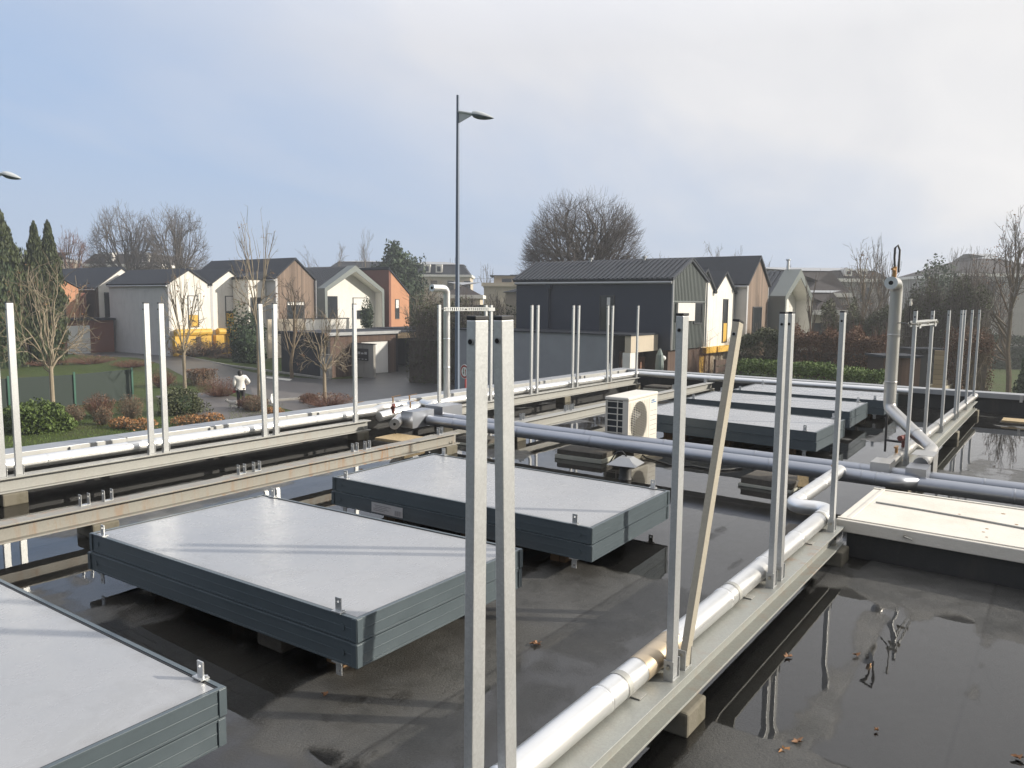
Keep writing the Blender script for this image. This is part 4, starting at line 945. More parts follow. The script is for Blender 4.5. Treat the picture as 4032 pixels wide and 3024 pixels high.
def gable_house(name, label, x0, x1, y0, y1, zb, ze, zr, side, gable, roof, xp=None, over=.12, thick=.12, ze2=None, ribs=0, group='gabled houses across the street'):
    """ridge along y. side material on the -x wall, gable material on the front (-y) wall; a solid shell with separate walls and two roof slopes"""
    xp = (x0+x1)/2 if xp is None else xp; ze2 = ze if ze2 is None else ze2
    t = thing(name, label, 'house', ((x0+x1)/2, y0, zb), 0, group); o = Vector(((x0+x1)/2, y0, zb))
    def bl(mb, n, mat): mb.v = [tuple(Vector(v)-o) for v in mb.v]; return mb.build(n, mat, t)
    e = .2
    bl(MB().prism([(x0+e,zb),(x1,zb),(x1,ze2-.02),(xp,zr-.02),(x0+e,ze-.02+e*(zr-ze)/(xp-x0))], 'y', y0, y0+e), 'gable_wall', M[gable])
    bl(MB().box(x0,x0+e-.003,y0,y1,zb,ze-.02), 'side_wall', M[side])
    bl(MB().box(x1-e,x1,y0+e+.003,y1,zb,ze2-.03), 'side_wall', M[side])
    bl(MB().prism([(x0+e,zb),(x1-e-.003,zb),(x1-e-.003,ze2-.02),(xp,zr-.02),(x0+e,ze-.02+e*(zr-ze)/(xp-x0))], 'y', y1-e, y1-.003), 'gable_wall', M[side])
    def slope(xa, za, xb, zb_, s):
        d = Vector((xb-xa, 0, zb_-za)).normalized(); n = Vector((-d.z,0,d.x)) if s > 0 else Vector((d.z,0,-d.x))
        if n.z < 0: n = -n
        p = Vector((xa,0,za))-d*over*1.2; q = Vector((xb,0,zb_))
        poly = [(p.x,p.z),(q.x,q.z),(q.x+n.x*0,q.z+thick/max(.3,n.z)),(p.x+n.x*thick,p.z+n.z*thick)]
        mb = MB().prism(poly, 'y', y0-over, y1+over)
        if ribs:
            L = (q-p).length; k = int((y1-y0+2*over)/ribs)
            for i in range(k+1):
                yy = y0-over+i*ribs+.02; mb.bar((p.x+n.x*(thick+.02),yy,p.z+n.z*(thick+.02)), (q.x+n.x*.02,yy,q.z+(thick+.02)/max(.3,n.z)), ribs*.38, .05, up=tuple(n))
        return bl(mb, 'roof_slope', M[roof])
    slope(x0, ze, xp, zr, 1); slope(x1, ze2, xp, zr, -1)
    bl(MB().tube([(x0-.13,y0-.05,ze-.14),(x0-.13,y1,ze-.14)], .07, 8), 'gutter', M['coping'])
    t['_o'] = 0; del t['_o']
    return t, o
class Loc:
    """lets opening() take world coordinates for a house whose origin is o"""
    def __init__(s, t, o): s.t, s.o = t, o
    def win(s, face, c, u0, u1, z0, z1, **k):
        o = s.o
        return opening(s.t, face, c-(o.y if face == 'G' else o.x), u0-(o.x if face == 'G' else o.y), u1-(o.x if face == 'G' else o.y), z0-o.z, z1-o.z, **k)
    def part(s, mb, n, mat, **k): mb.v = [tuple(Vector(v)-s.o) for v in mb.v]; return mb.build(n, M[mat], s.t, **k)

# the dark cladding house and its low wing
t, o = gable_house('gabled_house', 'long dark navy clad house with ribbed metal roof behind the street parapet', 33.5, 37.6, 15.2, 24.1, -.4, 2.9, 3.83, 'navy_clad', 'grey_clad', 'roof_metal', xp=35.55, ribs=.26)
h = Loc(t, o)
mb = MB()
for i in range(24): xx = 33.55+i*.17; mb.box(xx,xx+.05,15.165,15.1995,-.38,2.86+.93*(1-abs(xx+.025-35.55)/2.05)-.05)
h.part(mb, 'cladding_rib', 'grey_clad')
h.part(MB().box(33.72,37.55,15.4,23.9,GZ,-.402), 'ground_floor', 'wood_dark')
h.part(MB().box(33.46,37.62,15.13,15.1645,1.85,1.91), 'trim', 'grey_clad')
for xx in (33.44, 37.56): h.part(MB().box(xx,xx+.09,15.10,15.163,-.4,2.88), 'corner_trim', 'coping')
mb = MB(); mb.tube([(33.40,22.0,2.55),(33.40,22.0,-.2)], .055, 10); mb.box(33.33,33.497,21.86,22.14,2.5,2.78); h.part(mb, 'downpipe', 'navy_clad')
h.win('S', 33.5, 18.25, 18.95, -.05, 2.1, frame='window_frame')
mb = MB(); mb.box(33.47,33.498,18.42,18.6,.7,2.05); h.part(mb, 'curtain', 'blind')
mb = MB(); mb.box(33.95,35.95,15.05,15.14,.95,1.82); h.part(mb, 'blind_box', 'white_frame')
h.win('G', 15.164, 36.1, 37.0, .85, 1.8)
for yy in (17.6, 20.7):
    pp = at(0,0,D=1); mb = MB(); mb.tube([(35.4,yy,3.7),(35.4,yy,4.05)], .07, 10); mb.tube([(35.4,yy,4.05),(35.4,yy,4.12)], .13, 10); h.part(mb, 'roof_vent', 'coping')
t = thing('terrace_block', 'low blue grey terrace block with cream balcony band before the dark clad house', 'building', (31,16,GZ)); h = Loc(t, Vector((31,16,GZ)))
h.part(MB().box(30.7,33.3,16.9,26.0,GZ,.33), 'wall', 'grey_low'); h.part(MB().box(30.64,33.36,15.76,26.06,.331,.40), 'coping', 'slate')
h.part(MB().box(30.7,33.45,15.8,16.1,-.42,.33), 'balcony_band', 'beige_render'); h.part(MB().box(30.7,31.2,15.82,16.2,GZ,-.425), 'pier', 'white_clean')
h.part(MB().box(31.2,33.49,16.5,16.65,GZ,-.425), 'back_wall', 'wood_dark')
for xx in (31.35, 31.95, 32.9): h.part(MB().box(xx,xx+.5,16.42,16.495,-2.6,-.75), 'shutter', 'shutter')
h.part(MB().tube([(30.69,22.6,.2),(30.69,22.6,-2.6)], .05, 8), 'downpipe', 'navy_clad')
pa = thing('parasol', 'folded grey green garden parasol beside the cream balcony band', 'parasol', (32.2,15.1,GZ))
MB().tube([(0,0,0),(0,0,2.75)], .025, 8).build('pole', M['coping'], pa)
mb = MB(); n = 10; rr = [.05,.16,.2,.17,.12,.05]; zz = [2.72,2.45,2.0,1.5,1.0,.85]
mb.tube([(0,0,z) for z in zz], rr, 9); mb.build('canopy', M['parasol'], pa)
wl = thing('wall_lamp', 'white globe lamp on the shuttered wall beside the folded parasol', 'lamp', (33.0,15.3,-.75))
bm = bmesh.new(); bmesh.ops.create_uvsphere(bm, u_segments=12, v_segments=8, radius=.13); me = bpy.data.meshes.new('globe'); bm.to_mesh(me); bm.free(); me.materials.append(M['white_sign'])
ob = bpy.data.objects.new('globe', me); COL.objects.link(ob); ob.parent = wl
MB().tube([(0,.0,-.1),(0,.12,-.14)], .02, 6).build('bracket', M['coping'], wl)

# houses to the right of it: white double gable, timber gable, grey framed gable
t, o = gable_house('gabled_house', 'white rendered half gable wedged against the dark clad house', 37.65, 39.1, 15.35, 23, -.45, 3.3, 3.45, 'white_render', 'white_render', 'slate', xp=37.9, ze2=2.42)
Loc(t,o).part(MB().box(37.7,39.1,15.1,15.348,-.75,-.45), 'canopy', 'yellow')
Loc(t,o).part(MB().box(37.7,39.0,15.6,22,GZ,-.46), 'ground_floor', 'beige_render')
Loc(t,o).part(MB().box(37.75,38.4,15.5,15.595,GZ,-.85), 'door', 'yellow')
Loc(t,o).part(MB().box(38.6,38.95,15.48,15.595,GZ,-.85), 'pier', 'stone')
t, o = gable_house('gabled_house', 'white rendered gable with tall window over yellow panel, beside the timber gable', 39.11, 42.1, 15.35, 23, -.45, 2.42, 3.43, 'white_render', 'white_render', 'slate')
h = Loc(t,o); h.win('G', 15.35, 40.5, 41.05, -.25, 2.0, low=1.0)
h.part(MB().box(39.2,42.0,15.05,15.348,-.75,-.45), 'canopy', 'yellow'); h.part(MB().box(39.2,42.0,15.7,22,GZ,-.46), 'ground_floor', 'beige_render'); h.part(MB().box(39.3,39.7,15.5,15.69,GZ,-.85), 'pier', 'stone')
t, o = gable_house('gabled_house', 'weathered timber gable house with slate roof between the white and the grey framed gables', 42.3, 45.9, 14.7, 26, GZ, 2.9, 4.4, 'grey_render', 'wood_gable', 'slate')
Loc(t,o).win('G', 14.7, 43.35, 44.75, .15, 1.6); Loc(t,o).part(MB().tube([(45.95,14.75,2.8),(45.95,14.75,-2)], .06, 8), 'downpipe', 'coping')
def framed(label, x0, x1, y0, y1, zb, ze, zr, wins, flue=None):
    t, o = gable_house('gabled_house', label, x0, x1, y0+1.0, y1, zb, ze, zr, 'navy_clad', 'white_clean', 'roof_metal', ribs=.3, over=.02)
    h = Loc(t,o); xp = (x0+x1)/2; f = .22
    out = [(x0-.05,zb),(x0-.05,ze+.12),(xp,zr+.22),(x1+.05,ze+.12),(x1+.05,zb)]; inn = [(x0+f,zb),(x0+f,ze-.12),(xp,zr-.30),(x1-f,ze-.12),(x1-f,zb)]
    vs = []; 
    for yy in (y0, y0+.995):
        vs += [(u,yy,z) for u,z in out]+[(u,yy,z) for u,z in inn]
    fs = []
    for i in range(4):
        fs += [(i,i+1,6+i,5+i),(10+i,15+i,16+i,11+i),(i,10+i,11+i,i+1)]
    fs += [(0,5,15,10),(4,14,19,9)]
    h.part(MB().add(vs, fs), 'portal_frame', 'grey_clad')
    mb = MB(); g = .004
    mb.add([(u+(g if u < xp else -g if u > xp else 0),yy,z-(g if i == 2 else 0)) for yy in (y0+.03, y0+.99) for i,(u,z) in enumerate(inn)], [(i,i+1,6+i,5+i) for i in range(4)])
    h.part(mb, 'portal_lining', 'white_clean')
    for w in wins: h.win('G', y0+1.0, *w[:4], **(w[4] if len(w) > 4 else {}))
    if flue: h.part(MB().tube([(flue[0],flue[1],zr-.6),(flue[0],flue[1],zr+.75),(flue[0],flue[1],zr+.78),(flue[0],flue[1],zr+.85)], [.09,.09,.14,.14], 12), 'flue', 'alu')
    return h
framed('grey framed gable house with a metal flue at the end of the row', 46.2, 52.0, 13.75, 24, GZ, 2.17, 3.75, [(47.0,47.9,-.2,1.8)], (49.2,14.6))

# left hand terrace
t, o = gable_house('gabled_house', 'white gable house with a tall blank grey side wall', 31.4, 34.85, 54.4, 63.1, -2.55, 2.88, 3.95, 'grey_render', 'white_render', 'slate')
h = Loc(t,o); h.win('G', 54.4, 33.0, 33.75, -.3, 2.0, blind=.62, low=.95); h.part(MB().tube([(31.7,54.1,-.75),(34.6,54.1,-.75)], .28, 10), 'awning', 'yellow'); h.part(MB().box(31.6,34.6,54.0,54.398,-2.55,-1.0), 'entrance_panel', 'yellow')
h.part(MB().box(33.3,33.7,53.97,53.999,-2.5,-1.05), 'door', 'wood_dark')
t, o = gable_house('gabled_house', 'white gable house between the grey walled white house and the timber house', 34.86, 38.3, 54.4, 63.1, -2.55, 2.88, 4.05, 'grey_render', 'white_render', 'slate')
h = Loc(t,o); h.win('G', 54.4, 36.2, 36.95, -.3, 2.0, blind=.5, low=1.0); h.part(MB().tube([(35.2,54.1,-.75),(38.1,54.1,-.75)], .28, 10), 'awning', 'yellow'); h.part(MB().box(35.0,38.2,54.0,54.398,-2.55,-1.0), 'entrance_panel', 'yellow')
for xx in (35.9, 36.9): h.part(MB().box(xx,xx+.06,53.97,53.999,-2.5,-1.05), 'panel_joint', 'wood_dark')
t, o = gable_house('gabled_house', 'weathered timber gable house with a broad slate roof behind the white gables', 38.4, 42.25, 51.0, 62.5, -2.55, 3.48, 5.03, 'grey_render', 'wood_gable', 'slate')
h = Loc(t,o); h.win('G', 51.0, 39.5, 41.1, -.2, 1.6, blind=.12); h.part(MB().tube([(42.3,50.9,3.4),(42.3,50.9,-2)], .07, 8), 'downpipe', 'coping')
h.part(MB().box(36.8,38.39,52.3,54.3,-2.55,3.35), 'wing_wall', 'white_render'); h.part(MB().prism([(36.7,3.352),(38.38,3.352),(38.38,4.0),(36.7,3.55)], 'y', 52.2, 54.3), 'wing_roof', 'slate')
h.win('G', 52.3, 37.05, 37.9, -.4, 1.9)
framed('grey framed white gable house between the timber house and the orange house', 43.4, 50.2, 51.0, 60, -2.55, 2.68, 4.62, [(44.3,45.5,.2,2.1), (47.4,49.0,.2,2.0,dict(blind=.6))])
t = thing('shed_roof_house', 'orange rendered house with a steep single slope roof', 'house', (52.2,51,-2.55), 0, 'gabled houses across the street'); h = Loc(t, Vector((52.2,51,-2.55)))
h.part(MB().prism([(51.12,-2.55),(53.5,-2.55),(53.5,2.4),(51.12,4.42)], 'y', 51.0, 56.5), 'front_wall', 'orange_render')
h.part(MB().box(50.85,51.117,51.0,56.5,-2.55,4.62), 'side_wall', 'red_render')
h.part(MB().prism([(50.75,4.73),(53.62,2.36),(53.62,2.48),(50.75,4.87)], 'y', 50.9, 56.6), 'roof', 'slate')
h.win('G', 51.0, 51.7, 52.1, .2, 1.9, blind=.45); h.win('G', 51.0, 51.75, 53.0, -2.0, -.9)
t = thing('shed_roof_house', 'far orange rendered house behind the cypresses with a single slope roof', 'house', (28.2,65,-2.55), 0, 'gabled houses across the street'); h = Loc(t, Vector((28.2,65,-2.55)))
h.part(MB().prism([(27.4,-2.55),(29.9,-2.55),(29.9,2.55),(27.4,3.9)], 'y', 65, 71), 'front_wall', 'orange_render'); h.part(MB().prism([(27.3,4.0),(30.05,2.52),(30.05,2.64),(27.3,4.12)], 'y', 64.9, 71.1), 'roof', 'slate')
h.part(MB().box(29.9,30.3,64.6,70,-2.55,2.2), 'side_wall', 'red_render'); h.win('G', 65, 28.3, 28.8, .2, 1.7)
t, o = gable_house('gabled_house', 'dark roofed house with a white gable peeping out beside the grey side wall', 30.8, 35.2, 64.0, 75, -2.55, 2.6, 4.25, 'wood_dark', 'white_clean', 'slate')
Loc(t,o).win('G', 64.0, 31.5, 32.3, .3, 2.2)
t = thing('garage', 'white door garage partly hidden behind the cypress by the grey side wall', 'garage', (29.5,62,-2.55), 0, 'garages of the estate'); h = Loc(t, Vector((29.5,62,-2.55)))
h.part(MB().box(26.5,31.2,62.2,64.4,-2.55,.05), 'wall', 'red_render'); h.part(MB().box(26.3,31.3,62.0,64.5,.055,.22), 'roof', 'slate'); h.part(MB().box(27.6,29.3,62.12,62.19,-2.5,-.35), 'door', 'door_white')

# garages
def garage(label, x0, x1, y0, y1, zt, doors, door_mat='door_white', xcanopy=None):
    t = thing('garage', label, 'garage', (x0,y0,GZ), 0, 'garages of the estate'); h = Loc(t, Vector((x0,y0,GZ)))
    h.part(MB().box(x0,x0+.2,y0,y1,GZ,zt-.2), 'side_wall', 'wood_black'); h.part(MB().box(x1-.2,x1,y0,y1,GZ,zt-.2), 'side_wall', 'wood_black'); h.part(MB().box(x0+.2,x1-.2,y1-.2,y1,GZ,zt-.2), 'back_wall', 'wood_black')
    h.part(MB().box(x0-.12,x1+.12,y0-.12,y1+.12,zt-.199,zt), 'roof', 'slate'); h.part(MB().box(x0-.125,x1+.125,y0-.15,y0-.1205,zt-.17,zt+.03), 'fascia', 'coping')
    us = [x0+.2]
    for a, b in doors: us += [a, b]
    us.append(x1-.2)
    for a, b in zip(us[::2], us[1::2]):
        if b-a > .02: h.part(MB().box(a,b,y0+.01,y0+.2,GZ,zt-.2), 'front_wall', 'wood_dark')
    for a, b in doors:
        h.part(MB().box(a,b,y0+.01,y0+.2,GZ+2.15,zt-.2), 'lintel', 'wood_dark'); d = h.part(MB().box(a+.02,b-.02,y0+.12,y0+.18,GZ+.02,GZ+2.148), 'door', door_mat)
        mb = MB(); mb.box((a+b)/2-.05,(a+b)/2+.05,y0+.09,y0+.119,GZ+.9,GZ+1.0); mb.v = [tuple(Vector(v)-h.o) for v in mb.v]; mb.build('handle', M['black_plastic'], d)
    return h
garage('garage with a sunlit white ribbed door beside the letterbox wall', 31.5, 37.6, 36.9, 41.4, -.22, [(34.3,36.8)])
h = garage('second garage with a white door behind the bent vent pipe', 41.6, 47.5, 37.15, 43.5, -.25, [(42.0,44.2)])
t = thing('carport', 'dark carport roof with a sunlit timber beam between the two garages', 'carport', (39.6,37.3,GZ)); h = Loc(t, Vector((39.6,37.3,GZ)))
h.part(MB().box(37.75,41.45,37.3,43.4,-.42,-.30), 'roof', 'slate'); h.part(MB().box(37.75,41.45,37.12,37.298,-.75,-.38), 'beam', 'wood_pale'); h.part(MB().box(37.75,41.45,43.0,43.2,GZ,-.425), 'back_wall', 'wood_black')
if 0: t = thing('garage', 'long black garage block standing in shade behind the young tree', 'garage', (32.2,46,GZ), 0, 'garages of the estate'); h = Loc(t, Vector((32.2,46,GZ)))
if 0: h.part(MB().box(29.8,31.35,37.6,48.5,GZ,-.35), 'wall', 'wood_black'); h.part(MB().box(29.6,31.38,37.4,48.7,-.345,-.22), 'roof', 'coping')
t = thing('boundary_wall', 'white boundary wall above the black garage roofs', 'wall', (40,48.5,GZ)); h = Loc(t, Vector((40,48.5,GZ)))
h.part(MB().box(39.3,43.8,48.6,48.8,GZ,.30), 'wall', 'white_clean'); h.part(MB().box(39.25,43.85,48.55,48.85,.305,.36), 'coping', 'slate'); h.part(MB().box(35.9,39.25,48.7,48.9,GZ,.33), 'end_wall', 'beige_render')
t = thing('letterbox_wall', 'stained concrete wall with a black letterbox panel in front of the white garage door', 'wall', (33.5,35.5,GZ)); h = Loc(t, Vector((33.5,35.5,GZ)))
h.part(MB().box(33.42,33.6,34.9,38.9,GZ,GZ+2.08), 'wall', 'concrete_grey'); h.part(MB().box(33.37,33.65,34.85,38.95,GZ+2.082,GZ+2.13), 'coping', 'slate')
lb = h.part(MB().box(33.36,33.418,35.35,36.6,GZ+1.05,GZ+1.8), 'letterbox_panel', 'black_plastic')
mb = MB()
for i in range(4): yy = 35.42+i*.3; mb.box(33.352,33.359,yy,yy+.22,GZ+1.45,GZ+1.55 if i % 2 else GZ+1.6); mb.box(33.352,33.359,yy,yy+.18,GZ+1.12,GZ+1.17)
mb.v = [tuple(Vector(v)-h.o) for v in mb.v]; mb.build('paper', M['sticker'], lb)
for x, y, w, hh, lab in ((31.4,36.95,.9,1.45,'concrete utility cabinet standing beside the young tree'), (32.6,38.2,1.1,1.2,'grey utility cabinet between the tree and the letterbox wall')):
    t = thing('utility_cabinet', lab, 'cabinet', (x,y,GZ), R(-8)); MB().box(-.15,.15,-w/2,w/2,0,hh).build('body', M['concrete_grey'], t, bevel=.02); MB().box(-.17,.17,-w/2-.02,w/2+.02,hh+.001,hh+.05).build('lid', M['concrete_grey'], t); MB().box(-.156,-.1505,-w/2+.08,w/2-.08,.15,hh-.1).build('door', M['coping'], t)

# distant buildings
def mansard(label, px0, px1, D, ytop, ybreak, yeave, yb=1330, walls='beige_render', dormers=(), roof='slate', depth=10, inset=1.2):
    a = at(px0, 1190, D=D); b = at(px1, 1190, D=D); zt = at((px0+px1)/2, ytop, D=D).z; zk = at((px0+px1)/2, ybreak, D=D).z; ze = at((px0+px1)/2, yeave, D=D).z
    u = (b-a); u.z = 0; L = u.length; u.normalize(); n = Vector((-u.y,u.x,0))
    if n.dot(a) < 0: n = -n
    t = thing('mansard_building', label, 'building', (a.x,a.y,GZ), math.atan2(u.y,u.x), 'distant slate roofed buildings')
    sy = 1 if Vector((-u.y,u.x,0)).dot(n) > 0 else -1
    Y = lambda v: v*sy
    def bx(x0,x1,y0,y1,z0,z1): return MB().box(x0,x1,min(Y(y0),Y(y1)),max(Y(y0),Y(y1)),z0,z1)
    bx(0,L,0,depth,0,ze-GZ).build('wall', M[walls], t)
    bx(-.3,L+.3,-.3,depth+.3,ze-GZ+.002,ze-GZ+.35).build('cornice', M['white_clean'], t)
    z0, z1, z2 = ze-GZ+.352, zk-GZ, zt-GZ; i = inset
    q = [(0,0,z0),(L,0,z0),(L,depth,z0),(0,depth,z0),(i,i,z1),(L-i,i,z1),(L-i,depth-i,z1),(i,depth-i,z1)]
    MB().add([(x,Y(y),z) for x,y,z in q], [(0,1,5,4),(1,2,6,5),(2,3,7,6),(3,0,4,7)]).build('roof', M[roof], t)
    j = min(depth/2-.5, i+3)
    q = [(i-.2,i-.2,z1),(L-i+.2,i-.2,z1),(L-i+.2,depth-i+.2,z1),(i-.2,depth-i+.2,z1),(j,j,z2),(L-j,j,z2),(L-j,depth-j,z2),(j,depth-j,z2)]
    MB().add([(x,Y(y),z) for x,y,z in q], [(0,1,5,4),(1,2,6,5),(2,3,7,6),(3,0,4,7),(4,5,6,7)]).build('upper_roof', M['coping'], t)
    for f, w, hh in dormers:
        x = f*L; d = bx(x-w/2,x+w/2,-.05,1.6,z0+.3,z0+.3+hh).build('dormer', M['white_clean'], t)
        bx(x-w*.28,x+w*.28,-.09,-.052,z0+.45,z0+hh).build('pane', M['window'], d)
    for f in np.arange(.06, .97, 2.6/L if L > 6 else .3):
        x = f*L; w = bx(x-.5,x+.5,-.06,-.002,ze-GZ-2.2,ze-GZ-.6).build('window', M['window_frame'], t)
    return t
mansard('long dark mansard building behind the bare trees and the cypresses', 330, 640, 110, 985, 1000, 1050, dormers=[(.35,1.0,1.3),(.8,1.0,1.3)], roof='slate_brown')
mansard('small mansard house beyond the cypresses at the frame edge', 60, 140, 95, 985, 995, 1022)
mansard('pale town house with white round dormers behind the dark evergreen', 1560, 1850, 120, 1026, 1040, 1090, dormers=[(.42,1.0,1.25),(.58,1.0,1.25)])
mansard('distant dark roof behind the bare trees next to the evergreen', 1300, 1540, 130, 1022, 1030, 1062)
mansard('slate roofed block with two pale dormers behind the bare trees by the chimney pipe', 3200, 3500, 85, 1050, 1064, 1110, dormers=[(.45,.75,.8),(.65,.75,.8)], roof='slate_brown', walls='concrete_grey')
mansard('dark hip roofed house just beyond the grey framed gable with the flue', 3165, 3345, 62, 1040, 1060, 1170, roof='slate_brown', depth=14, inset=3.5, walls='concrete_grey')
mansard('steep dark roofed house low behind the red hedge', 3200, 3330, 56, 1140, 1150, 1240, roof='slate_brown', depth=8, inset=2.5)
mansard('big brown roofed building behind the tall bare tree at the frame edge', 3790, 4200, 90, 985, 1010, 1090, roof='slate_brown', depth=16, inset=5, walls='concrete_grey')
mansard('old brown tiled roof with a chimney behind the garages', 1740, 1890, 75, 1108, 1120, 1175, roof='slate_brown', depth=8, inset=2)
t = thing('modern_house', 'beige flat roofed modern house with a railed terrace beside the dark clad house', 'house', at(1905,1190,D=95)*1.0); t.location.z = GZ; a = at(1905,1190,D=95); b = at(2075,1190,D=95); u = b-a; t.rotation_euler = (0,0,math.atan2(u.y,u.x)); L = Vector((u.x,u.y,0)).length
zf = lambda y: at(1980, y, D=95).z-GZ
MB().box(0,L,0,8,0,zf(1128)).build('lower_wall', M['beige_render'], t); MB().box(-.3,L,-.3,-.002,zf(1128),zf(1114)).build('terrace_band', M['beige_render'], t)
MB().box(1.2,L,1.2,8,zf(1128)+.002,zf(1086)).build('upper_wall', M['beige_render'], t); MB().box(.7,L+.3,.7,8.3,zf(1086)+.002,zf(1083)).build('roof', M['slate'], t)
w = MB().box(2.2,3.4,1.12,1.198,zf(1110),zf(1097)).build('window', M['window'], t); MB().box(4.4,4.9,1.12,1.198,zf(1112),zf(1098)).build('window', M['window'], t); MB().box(3.2,5.3,4,6,zf(1083)+.002,zf(1077)).build('roof_box', M['slate'], t)
mb = MB()
for i in range(7): mb.box(-1.2+i*.4,-1.17+i*.4,.1,.13,zf(1114),zf(1098))
mb.box(-1.2,1.2,.1,.13,zf(1098),zf(1097)); mb.build('railing', M['coping'], t)
t = thing('small_house', 'small cream house with a grey hip roof tucked against the dark clad house', 'house', at(1990,1190,D=62)); t.location.z = GZ; a = at(1990,1190,D=62); b = at(2060,1190,D=62); u = b-a; t.rotation_euler = (0,0,math.atan2(u.y,u.x)); zf = lambda y: at(2000, y, D=62).z-GZ
MB().box(0,3,0,3,0,zf(1150)).build('wall', M['beige_render'], t); MB().add([(-.2,-.2,zf(1150)+.002),(3.2,-.2,zf(1150)+.002),(3.2,3.2,zf(1150)+.002),(-.2,3.2,zf(1150)+.002),(1.5,1.5,zf(1128))], [(0,1,4),(1,2,4),(2,3,4),(3,0,4),(0,3,2,1)]).build('roof', M['slate'], t)
t = thing('garden_wall', 'old rubble stone garden wall behind the bare brush beside the slotted rail', 'wall', (0,0,0)); a = at(1640,1300,D=52); b = at(2015,1300,D=52)
MB().bar((a.x,a.y,GZ+1.6),(b.x,b.y,GZ+1.6),.4,3.2).build('wall', M['stone'], t)

# ------------------------------------------------------------------ street furniture
def street_lamp(label, base, height, arm, seed, al=.52):
    t = thing('street_lamp', label, 'street lamp', base, 0, 'street lamps')
    MB().tube([(0,0,0),(0,0,.9),(0,0,.95),(0,0,height)], [.10,.095,.075,.038], 16).build('pole', M['lamp_paint'], t, smooth=True)
    d = Vector(arm).normalized(); p = Vector((0,0,height-.42)); q = p+d*al+Vector((0,0,-.12))
    MB().tube([p, q], .035, 10).build('arm', M['lamp_head'], t, smooth=True)
    s = d.cross(Vector((0,0,1))); mb = MB(); mb.add([tuple(p+d*.04+s*.01), tuple(p+d*(al-.06)+s*.01+Vector((0,0,-.12))), tuple(p+d*.04+s*.01+Vector((0,0,-.30))), tuple(p+d*.04-s*.01), tuple(p+d*(al-.06)-s*.01+Vector((0,0,-.12))), tuple(p+d*.04-s*.01+Vector((0,0,-.30)))], [(0,1,2),(5,4,3),(0,3,4,1),(1,4,5,2),(2,5,3,0)]); mb.build('gusset', M['lamp_head'], t)
    # head: flattened teardrop shell, lighter on top, dark bowl below
    up, lowm = MB(), MB(); n, k = 12, 9; L, Wd, H = .66, .16, .11
    for mb, sg, hh in ((up, 1, H), (lowm, -1, .10)):
        vs = []
        for i in range(k+1):
            f = i/k; prof = (math.sin(PI*min(1, f*1.0)**.62))**.7 if 0 < f < 1 else .05
            for j in range(n+1):
                a = PI*j/n; vs.append(q+d*(f*L-.12)+s*(Wd*prof*math.cos(a))+Vector((0,0,-.16*f+.02+sg*hh*prof*math.sin(a))))
        mb.add(vs, [(i*(n+1)+j, i*(n+1)+j+1, (i+1)*(n+1)+j+1, (i+1)*(n+1)+j) for i in range(k) for j in range(n)])
    hd = up.build('lamp_head', M['lamp_head'], t, smooth=True); lowm.build('lamp_bowl', M['lamp_paint'], hd, smooth=True)
    return t
a = at(1801,1200,D=21); camright = Vector((cr.x,cr.y,0)).normalized()
street_lamp('tall blue grey street lamp with one arm rising behind the street parapet', (a.x,a.y,GZ), 7.22-GZ, camright*1.0+Vector((-.35,-.25,0)), 1)
a = at(-30,1200,D=23.3); tz_ = 1.765+(1178-610)/FPX*23.3*1.03
street_lamp('street lamp whose pole is outside the frame, only its head showing against the sky', (a.x,a.y,GZ), tz_-GZ-.35, camright*1.0+Vector((-.2,-.15,0)), 2, .80)
# oncoming-traffic sign
sg = thing('road_sign', 'round red bordered sign with a black and a red arrow beside the lamp pole', 'road sign', at(1833,1463,D=24)); c = sg.location.copy(); sg.location.z = GZ; hz = c.z-GZ
nrm = Vector((-.92,-.39,0)).normalized(); nrm = (nrm+camright*-.9).normalized(); tang = Vector((0,0,1)).cross(nrm)
MB().tube([(0,0,0),(0,0,hz+.15)], .03, 10).build('pole', M['red_sign'], sg, smooth=True)
ctr = Vector((0,0,hz)); mb = MB(); mb.disc(ctr+nrm*.035, nrm, .225, 40, .008); mb.build('plate', M['white_sign'], sg)
def annulus(r0, r1, off):
    mb = MB(); vs = []
    for r in (r0, r1):
        for j in range(40): a = 2*PI*j/40; vs.append(ctr+nrm*off+tang*r*math.cos(a)+Vector((0,0,r*math.sin(a))))
    mb.add(vs, [(j,(j+1)%40,40+(j+1)%40,40+j) for j in range(40)]); return mb
annulus(.150,.205,.0455).build('red_ring', M['red_paint'], sg)
def arrow(u, up, mat, w=.014, hl=.10):
    mb = MB(); P = lambda a, z: ctr+nrm*.0462+tang*(u+a)+Vector((0,0,z*up))
    mb.add([P(-w,-hl),P(w,-hl),P(w,.02),P(-w,.02),P(-.034,.02),P(.034,.02),P(0,.10)], [(0,1,2,3),(4,5,6)]); return mb.build('arrow', M[mat], sg)
arrow(-.045, -1, 'black_plastic'); arrow(.05, 1, 'red_paint')
rs_ = thing('road_sign', 'red sign seen from behind, leaning on its post by the far road edge', 'road sign', at(640,1445,z=GZ)); rs_.rotation_euler = (0,R(-6),R(35))
MB().tube([(0,0,0),(0,0,1.5)], .03, 8).build('pole', M['red_sign'], rs_); MB().box(-.32,.32,-.05,-.03,.75,1.5).build('plate', M['red_sign'], rs_, bevel=.004)
bg = thing('white_bag', 'white sheet like bag on the grass verge between two galvanised posts', 'bag', at(1072,1588,z=GZ), R(20))
